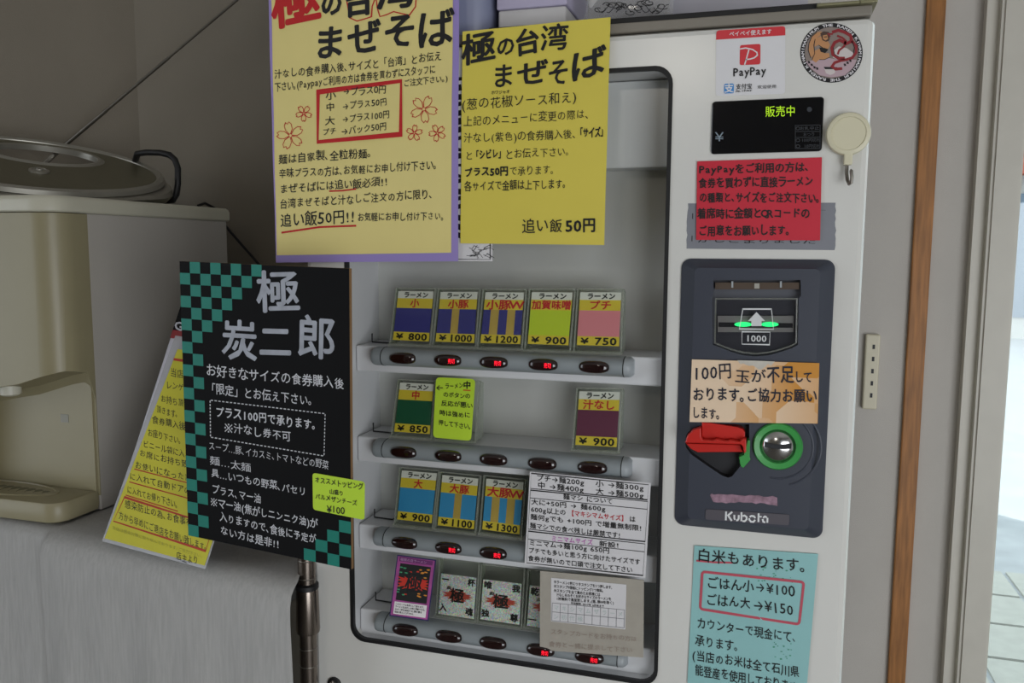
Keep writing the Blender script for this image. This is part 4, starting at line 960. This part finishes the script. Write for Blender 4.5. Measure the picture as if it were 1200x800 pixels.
# ================================================================== WATER DISPENSER
DX1 = -1.05; DX0 = -1.40
BEI = mat('dispenser_beige', '#978f72', 0.38, noise=0.04, scale=10); DGY = mat('dispenser_grey', '#b6b1aa', 0.6, bump=0.1, bscale=500)
LIDM = mat('dispenser_lid', '#c4c1b0', 0.35, noise=0.05, scale=14)
ZB = 0.9615
wd = empty('water_dispenser', (-1.22, 0.26, ZB)); tag(wd, 'beige water dispenser with grey side standing on the white cloth at the left', 'water dispenser')
mb = MB().box(DX0, DX1, 0.096, 0.465, ZB, 1.4565, DGY, 0.002); mb.build('cabinet', wd)
def plan(x0, x1, y0, y1, r, n=8):              # rounded front corners
    out = []
    for (cx_, cy_, a0) in ((x1-r, y0+r, -90),):
        for k in range(n+1): a_ = math.radians(a0+90*k/n); out.append((cx_+r*math.cos(a_), cy_+r*math.sin(a_)))
    out += [(x1, y1), (x0, y1)]
    for k in range(n+1): a_ = math.radians(180+90*k/n); out.append((x0+r+r*math.cos(a_), y0+r+r*math.sin(a_)))
    return out
lp = plan(DX0-0.003, DX1+0.004, 0.020, 0.470, 0.045)
def ins2(l, d): return inset(l, d)
mb = MB(); mb.loft([[(x, y, z) for x, y in ins2(lp, d)] for d, z in ((0.002, 1.4565), (0.0, 1.459), (0.0, 1.474), (0.0015, 1.479), (0.005, 1.4822))], LIDM, True, True, True); mb.build('lid', wd)
# front shell with arched bay
fl = plan(DX0, DX1, 0.026, 0.098, 0.042)
mb = MB(); mb.loft([[(x, y, z) for x, y in fl] for z in (ZB+0.025, 1.4555)], BEI)
fr = mb.build('front_shell', wd)
ap = [(-60, 470), (-20, 457), (0, 453), (25, 449), (50, 441), (68, 435.5), (80, 433.5), (86, 437), (93, 450), (99, 468), (103, 490), (106, 520), (108, 550), (108.5, 575), (109, 612), (-60, 612)]
ap = xz(ap, 0.03)
cu = MB().loft([[(p[0], 0.0, p[1]) for p in ap], [(p[0]-0.003, 0.045, p[1]-0.002) for p in ap], [(p[0]-0.014, 0.08, p[1]-0.012) for p in ap], [(p[0]-0.035, 0.0955, p[1]-0.035) for p in ap]], BEI).build('cutter')
boolean(fr, cu); bevel(fr, 0.003, 2, 35)
for p in fr.data.polygons: p.use_smooth = True
fr.data.set_sharp_from_angle(angle=math.radians(25))
mb = MB().box(DX0+0.01, DX1-0.005, 0.0925, 0.0962, ZB+0.02, 1.26, BEI); mb.build('bay_back', wd)
c = aty(12, 452, 0.06)
mb = MB().lathe((c.x, 0.06, c.z-0.016), [(0.012, 0.0), (0.0165, 0.003), (0.017, 0.020), (0.019, 0.06)], mat('tap_white', '#cfcdbf', 0.4), 'z', 24); mb.build('tap', wd)
tp = plan(DX0, DX1-0.002, 0.008, 0.094, 0.03)
mb = MB(); mb.loft([[(x, y, z) for x, y in ins2(tp, d)] for d, z in ((0.006, ZB), (0.001, ZB+0.003), (0, ZB+0.012), (0, ZB+0.028), (0.003, ZB+0.033), (0.008, ZB+0.0345))], BEI, True, True, True)
tr = mb.build('drip_tray', wd)
cxt = (DX0+DX1)/2-0.0; mb = MB()
mb.loft([[(cxt+0.125*s_*math.cos(2*math.pi*k/48), 0.056+0.034*s_*math.sin(2*math.pi*k/48), z) for k in range(48)] for s_, z in ((1.0, ZB+0.034), (1.0, ZB+0.0365), (0.94, ZB+0.037), (0.92, ZB+0.0352))], BEI)
SLOT = mat('tray_slot', '#6d6a58', 0.7)
for k in range(-6, 7):
    xk = cxt+k*0.0165; hh = 0.022*math.sqrt(max(0.05, 1-(k/7)**2)); mb.loft([[(xk+0.004*math.cos(2*math.pi*q/12)+0.004*math.sin(q), 0.056+hh*0.6*math.sin(2*math.pi*q/12), z) for q in range(12)] for z in (ZB+0.0345, ZB+0.0356)], SLOT)
mb.build('tray_grid', tr)
c = aty(76, 490, 0.0925); MB().box(c.x-0.008, c.x+0.008, 0.0918, 0.0926, c.z-0.007, c.z+0.007, mat('label_grey', '#9b9a90', 0.6)).build('label', wd)
# ------------------------------------------------------------------ flat silver radio on the dispenser
TLT = math.radians(19); E1 = Vector((0.687, 0.727, -0.065)).normalized(); E2 = Vector((-0.727*math.cos(TLT), 0.687*math.cos(TLT), math.sin(TLT))); EN = E1.cross(E2).normalized(); E2 = EN.cross(E1)
RC = Vector((-1.318, 0.247, 1.558)); A1, A2 = 0.235, 0.19
def rd(a_, s_, h): return RC+E1*(A1*s_*math.cos(a_))+E2*(A2*s_*math.sin(a_))+EN*h
ra = empty('portable_radio', (RC.x, RC.y, 1.4825)); tag(ra, 'flat oval silver portable radio with raised aerial lying on the water dispenser', 'radio')
SILV = mat('radio_silver', '#a3a096', 0.3, metal=0.5, noise=0.06, scale=18); PLT = mat('radio_plate', '#77735f', 0.42, metal=0.4, noise=0.08, scale=20, stretch=(1, 20, 1))
NA = 72; HC = (0.10, 0.40); HA, HB = 0.40, 0.36           # hole in units of the face ellipse
mb = MB(); hc = lambda a_, k_=1.0, h=0.0: RC+E1*(A1*(HC[0]+HA*k_*math.cos(a_)))+E2*(A2*(HC[1]+HB*k_*math.sin(a_)))+EN*h
ang = [2*math.pi*k/NA for k in range(NA)]
def facering(h): return [rd(a_, 0.93, h) for a_ in ang], [hc(a_, 1.0, h) for a_ in ang]
o1, i1 = facering(0.0); o2, i2 = facering(-0.006)
mb.loft([o2, o1, i1, i2, o2], PLT, False, False); mb.build('face_plate', ra)
mb = MB(); mb.loft([[rd(a_, 0.92, -0.008) for a_ in ang], [rd(a_, 0.93, 0.002) for a_ in ang], [rd(a_, 0.955, 0.0055) for a_ in ang], [rd(a_, 0.985, 0.002) for a_ in ang], [rd(a_, 1.0, -0.006) for a_ in ang], [rd(a_, 0.92, -0.008) for a_ in ang]], SILV, False, False, True); mb.build('rim', ra)
mb = MB(); mb.loft([[hc(a_, 0.99, -0.008) for a_ in ang], [hc(a_, 1.0, 0.003) for a_ in ang], [hc(a_, 1.06, 0.004) for a_ in ang], [hc(a_, 1.13, 0.0005) for a_ in ang], [hc(a_, 1.12, -0.006) for a_ in ang], [hc(a_, 0.99, -0.008) for a_ in ang]], SILV, False, False, True); mb.build('grip_rim', ra)
aa = [math.radians(-196+250*k/60) for k in range(61)]      # the body, left open behind the grip
def low(a_, s_, f):
    p = rd(a_, s_, -0.006); p.z = p.z*(1-f)+(1.4832)*f; return p
mb = MB(); L = [[low(a_, 0.985, 0) for a_ in aa], [low(a_, 1.05, 0.22) for a_ in aa], [low(a_, 1.06, 0.5) for a_ in aa], [low(a_, 1.0, 0.82) for a_ in aa], [low(a_, 0.88, 1.0) for a_ in aa]]
mb.loft(L, SILV, False, False, True, False); bo = mb.build('body', ra); so = bo.modifiers.new('thickness', 'SOLIDIFY'); so.thickness = 0.002; so.offset = -1
p0 = rd(math.radians(-90), 0.0, 0.004)+E1*(0.005)+E2*(-0.004)
pv = at(46, 201, RC, EN); mb = MB()
mb.loft([[pv+E1*(r_*math.cos(a_))+E2*(r_*math.sin(a_))+EN*h for a_ in ang[::3]] for r_, h in ((0.017, -0.002), (0.017, 0.003), (0.012, 0.005), (0.011, 0.003), (0.006, 0.003), (0.005, 0.006))], SILV, False, True, False); mb.build('aerial_pivot', ra)
pa = at(47, 197, RC+EN*-0.004, EN); pb = aty(74, 172, 0.47); pc = aty(285, -6, 0.53)
d1 = (pc-pb)
mb = MB(); mb.tube([pa, pb], 0.0042, STEEL, 10); mb.tube([pb, pb+d1*0.25], 0.0040, STEEL, 10); mb.tube([pb+d1*0.25, pb+d1*0.6], 0.0032, STEEL, 10); mb.tube([pb+d1*0.6, pc+d1*0.3], 0.0025, STEEL, 10); mb.build('aerial', ra)
hp = [rd(math.radians(36), 0.99, -0.002)]+[aty(*q, 0.42) for q in ((161, 180), (172, 178.5), (188, 179), (199, 181.5), (205, 187), (208.5, 197), (208.5, 215), (206.5, 228), (203, 234.5), (190, 236), (172, 235.5))]
mb = MB().tube(hp, 0.0062, RUBBER, 10); mb.build('carry_handle', ra)
# cable down from the dispenser
pts = [aty(232, 241, 0.44), aty(240, 238, 0.46), aty(252, 244, 0.48), aty(262, 262, 0.50), aty(280, 283, 0.53), aty(302, 308, 0.56), aty(330, 345, 0.57)]
o = MB().tube(pts, 0.0028, RUBBER, 8).build('power_cable'); tag(o, 'thin black power cable hanging behind the water dispenser', 'cable')

# ================================================================== LEANING NOTICES ON THE CLOTH
BL, BRt = atz(121, 632.5, 0.962), None
bl = atz(119.5, 634, 0.9625); br = atz(240, 666, 0.9625); tl = aty(207, 383, 0.115)
nn = (br-bl).cross(tl-bl).normalized()
S = Sheet(bl-nn*0 , nn)
if nn.dot(CAM-bl) < 0: nn = -nn
SB = Sheet(bl-nn*0.006, nn)
WCARD = mat('stand_white', '#c9c8d2', 0.5)
bk = [(212.5, 357), (330, 376), (236, 645), (129, 616)]
t = SB.grid(bk, WCARD, 0.002, 2).build('display_card'); tag(t, 'white display card with black and red header leaning behind the yellow notice', 'sign')
mp = SB.ink(0.0006); mb = MB(); poly(mb, [(212.5, 357), (330, 376), (324, 404), (202.6, 386.5)], BLK, mp); write(mb, 'G', (206, 381), (214, 382.5), 14, WCARD, mp, 0.03, 0); mb.build('black_header', t)
mb = MB(); poly(mb, [(202.6, 386.5), (324, 404), (321, 413), (199.6, 396)], mat('band_red', '#8e1a22', 0.5), mp); mb.build('red_band', t)
mb = MB(); poly(mb, [(142.2, 569), (152, 571.5), (141, 607), (130.5, 604)], mat('code_dark', '#2b2b30', 0.6), mp)
rnd = random.Random(6)
for k in range(46):
    f, g_ = rnd.random(), rnd.random(); x_ = 142.5-11*f+9*g_; y_ = 571+33*f+2.5*g_; stroke(mb, [(x_, y_), (x_+1.2, y_+0.3)], 0.8, WCARD, S.ink(-0.0048))
mb.build('dark_print', t)
S = Sheet(bl, nn)
t = sheet('customer_notice', S, [(205.5, 393), (322, 412), (240.5, 666.5), (119.5, 634)], clear_mat('lamination', '#f4f4f4', 0.03, 0.15, 0.45, '#d8d8dc'), 'yellow laminated handwritten notice leaning on the white cloth behind the black menu board', 'notice', 0.0006, n=4)
mb = S.grid([(208.5, 409), (316, 427), (240, 662.5), (123, 630.5)], mat('notice_yellow', '#d6cf33', 0.6, noise=0.04, scale=15), 0.0003, 4, 0.0006); mb.build('yellow_sheet', t)
mp = S.ink(0.0010)
letter(t, [('当店のご利用方法', (200, 436), (262, 447), 11, 0.006), ('レンゲや紙エプロン', (195, 450.5), (258, 462), 10, 0.006), ('お持ち頂いてお席に', (188.5, 466.5), (250, 480), 10, 0.006), ('頂きます。', (184, 479), (209, 486), 10, 0.006), ('食券購入後カウンタ', (178.5, 491.5), (250, 507), 10, 0.006), ('お座り下さい。', (173.5, 506.5), (213, 516.5), 10, 0.006), ('ビニール袋に入れた割り箸', (168, 520), (252, 540), 9.5, 0.006), ('お席にお持ち致します。', (163.5, 530.5), (250, 552), 9.5, 0.006),
 ('お使いになった割り箸は', (158.5, 544.5), (250, 567), 10, 0.006), ('に入れて自動ドアの外にある', (152, 557.5), (256, 583.5), 10, 0.006), ('に入れてお帰り下さい。', (149.5, 573), (209, 592), 10, 0.006), ('感染防止の為、お食事をお済みの', (146.5, 590), (256, 622), 11, 0.006), ('方から早めにご退店をお願い致します。', (139.5, 603.5), (243, 641.5), 11, 0.006), ('店主より', (207, 651), (233, 657), 11, 0.006)], INK, mp)
mb = MB(); RO = mat('notice_red_ink', '#c03a1c', 0.6)
stroke(mb, [(158, 549.5), (250, 573.5)], 1.3, RO, mp); stroke(mb, [(152, 564.5), (250, 592)], 1.3, RO, mp); stroke(mb, [(148, 580), (209, 599)], 1.3, RO, mp); stroke(mb, [(204, 421), (230, 425)], 3, RO, mp)
stroke(mb, [(146.5, 582.5), (250.5, 615.5), (241.5, 645.5), (133.5, 610.5)], 1.5, RO, mp, True); mb.build('red_lettering', t)
letter(t, [('当店は感染対策に取り組んでおります。ご協力下さい。', (132, 618), (238, 652), 4.5, 0)], mat('faint_ink', '#a5a040', 0.7), mp, 'faint_lettering', 0)

# ================================================================== ON TOP OF THE MACHINE
ZM = 1.6752
CART = mat('carton_white', '#c9c6c6', 0.6, noise=0.04)
def carton(x0, x1, y0, y1, h, m, label, bev=0.003):
    t = empty('carton', ((x0+x1)/2, (y0+y1)/2, ZM)); tag(t, label, 'box')
    MB().box(x0, x1, y0, y1, ZM, ZM+h, m, bev).build('box_body', t)
    return t
t = carton(-0.3285, -0.2405, 0.03, 0.20, 0.026, CART, 'low white carton on the machine top behind the bright yellow poster'); MB().box(-0.330, -0.239, 0.028, 0.202, ZM+0.0262, ZM+0.20, mat('carton_lilac', '#b9b2cc', 0.6), 0.002).build('box_lid', t)
t = empty('storage_bin', (-0.42, 0.12, 1.6685)); tag(t, 'blue grey rounded bin on the machine top between the two posters', 'bin')
mb = MB(); pl_ = rr(-0.515, 0.02, -0.339, 0.22, 0.03)
mb.loft([[(p[0], p[1], z) for p in inset(pl_, d)] for d, z in ((0.012, 1.6686), (0.004, 1.6725), (0.0, 1.70), (-0.004, ZM+0.22))], mat('bin_blue_grey', '#8f94ae', 0.35), True, False, True); mb.build('bin_wall', t)
mb = MB(); mb.loft([[(p[0], p[1], z) for p in inset(pl_, d)] for d, z in ((-0.003, ZM+0.2205), (-0.008, ZM+0.224), (-0.006, ZM+0.235))], mat('bin_lid_grey', '#7d8194', 0.4), True, True, True); mb.build('bin_lid', t)
# clear packet with black scroll print
t = empty('clear_packet', (-0.165, 0.05, 1.6748)); tag(t, 'clear plastic packet with black scroll print lying on the machine top', 'packet')
ZP = 1.6748
mb = MB(); nx, nz = 16, 8; vs = []
for i in range(nx+1):
    for k in range(nz+1):
        u_, v_ = i/nx, k/nz; vs.append((-0.222+0.112*u_+0.006*math.sin(v_*5)*(1-u_), 0.030+0.02*v_-0.010*math.sin(math.pi*u_)*math.sin(math.pi*min(1, v_*1.2)), ZP+0.075*v_))
mb.add(vs, [(i*(nz+1)+k, (i+1)*(nz+1)+k, (i+1)*(nz+1)+k+1, i*(nz+1)+k+1) for i in range(nx) for k in range(nz)], clear_mat('clear_film', '#e6e6e6', 0.10, 0.10, 0.30, '#c8c8cc'), True); mb.build('film', t)
mb = MB(); SP = Sheet((0, 0.021, 0), (0, 1, 0)); rnd = random.Random(14)
for k in range(13):
    cx_, cy_ = 704+k*6+rnd.uniform(-3, 3), rnd.uniform(1, 15); r_ = rnd.uniform(3, 6.5); a0 = rnd.uniform(0, 360); sg = rnd.choice((-1, 1))
    stroke(mb, [(cx_+r_*(1-q/22)*1.5*math.cos(math.radians(a0+sg*q*22)), cy_+r_*(1-q/22)*0.8*math.sin(math.radians(a0+sg*q*22))) for q in range(17)], 0.9, INK, SP.ink(0))
for k in range(7):
    x_ = 700+k*11; stroke(mb, [(x_+q*3, 10+5*math.sin(q*0.9+k)) for q in range(7)], 0.8, INK, SP.ink(0))
mb.build('scroll_print', t)
MB().box(-0.215, -0.115, 0.034, 0.050, ZP, ZP+0.06, mat('packet_filling', '#b4b2b2', 0.7), 0.006).build('filling', t)
# papers with blue handwriting standing behind
S = Sheet((0, 0.11, 0), (0, 1, 0.12))
pzl = at(785, 30, (0, 0.11, ZP), (0, 1, 0.12))
def szpt(x, z):                                   # position on the leaning paper from world x and height
    y = 0.11-0.12*(z)+0.12*ZP; return Vector((x, y, z))
t = MB().loft([[szpt(-0.14, ZP), szpt(0.045, ZP), szpt(0.045, ZP+0.10), szpt(-0.14, ZP+0.10)], [p+Vector((0, 0.001, 0)) for p in (szpt(-0.14, ZP), szpt(0.045, ZP), szpt(0.045, ZP+0.10), szpt(-0.14, ZP+0.10))]], mat('paper_lilac_white', '#c4c2cc', 0.6)).build('paper_sheet'); tag(t, 'white paper sheet with blue handwriting standing at the back of the machine top', 'paper')
mb = MB(); BI = mat('blue_ink', '#4a55a8', 0.6)
def mp3(x, z): p = szpt(x, z); return p+Vector((0, -0.0008, 0))
for (tx, x_, z_) in (('ゆうたろう', -0.128, 1.725), ('paypay', -0.03, 1.735), ('お客様', -0.07, 1.75)): write(mb, tx, (x_, z_), (x_+0.045, z_+0.006), 0.012, BI, mp3, 0.01, 1, (0, 1))
mb.build('blue_lettering', t)

# writing that stands far apart on one sheet becomes several parts
import numpy as np
def split_far(o):
    me = o.data; nv = len(me.vertices); bm = bmesh.new(); bm.from_mesh(me); bm.verts.ensure_lookup_table()
    isl = np.full(nv, -1); k = 0
    for v0 in bm.verts:
        if isl[v0.index] >= 0: continue
        st = [v0]; isl[v0.index] = k
        while st:
            v = st.pop()
            for e in v.link_edges:
                q = e.other_vert(v)
                if isl[q.index] < 0: isl[q.index] = k; st.append(q)
        k += 1
    bm.free()
    co = np.array([v.co[:] for v in me.vertices]); lo = np.full((k, 3), 9e9); hi = np.full((k, 3), -9e9)
    np.minimum.at(lo, isl, co); np.maximum.at(hi, isl, co); size = (hi-lo).max(axis=1)
    gap = np.maximum(0.0, np.maximum(lo[:, None]-hi[None], lo[None]-hi[:, None])); near = np.sqrt((gap**2).sum(axis=2)) <= np.maximum(0.02, 0.5*np.maximum(size[:, None], size[None]))
    comp = np.arange(k)
    while True:
        new = np.array([comp[near[i]].min() for i in range(k)])
        if (new == comp).all(): break
        comp = new
    ids = np.unique(comp)
    if len(ids) < 2: return
    for c_ in ids:
        keep = comp[isl] == c_; idx = np.cumsum(keep)-1; m2 = bpy.data.meshes.new(me.name)
        ps_ = [p for p in me.polygons if keep[p.vertices[0]]]
        m2.from_pydata([tuple(co[i]) for i in range(nv) if keep[i]], [], [[int(idx[i]) for i in p.vertices] for p in ps_])
        for m in me.materials: m2.materials.append(m)
        for p, q in zip(ps_, m2.polygons): q.material_index = p.material_index
        n = o.copy(); n.data = m2; n.name = o.name.split('.')[0]; COL.objects.link(n)
    bpy.data.objects.remove(o)
for o in [o for o in COL.objects if o.type == 'MESH' and o.parent and not o.modifiers and any(w_ in o.name for w_ in ('lettering', 'print', 'pattern', 'stain', 'marks', 'picture'))]:
    split_far(o)

bpy.data.objects.remove(_to); bpy.data.curves.remove(_tc)
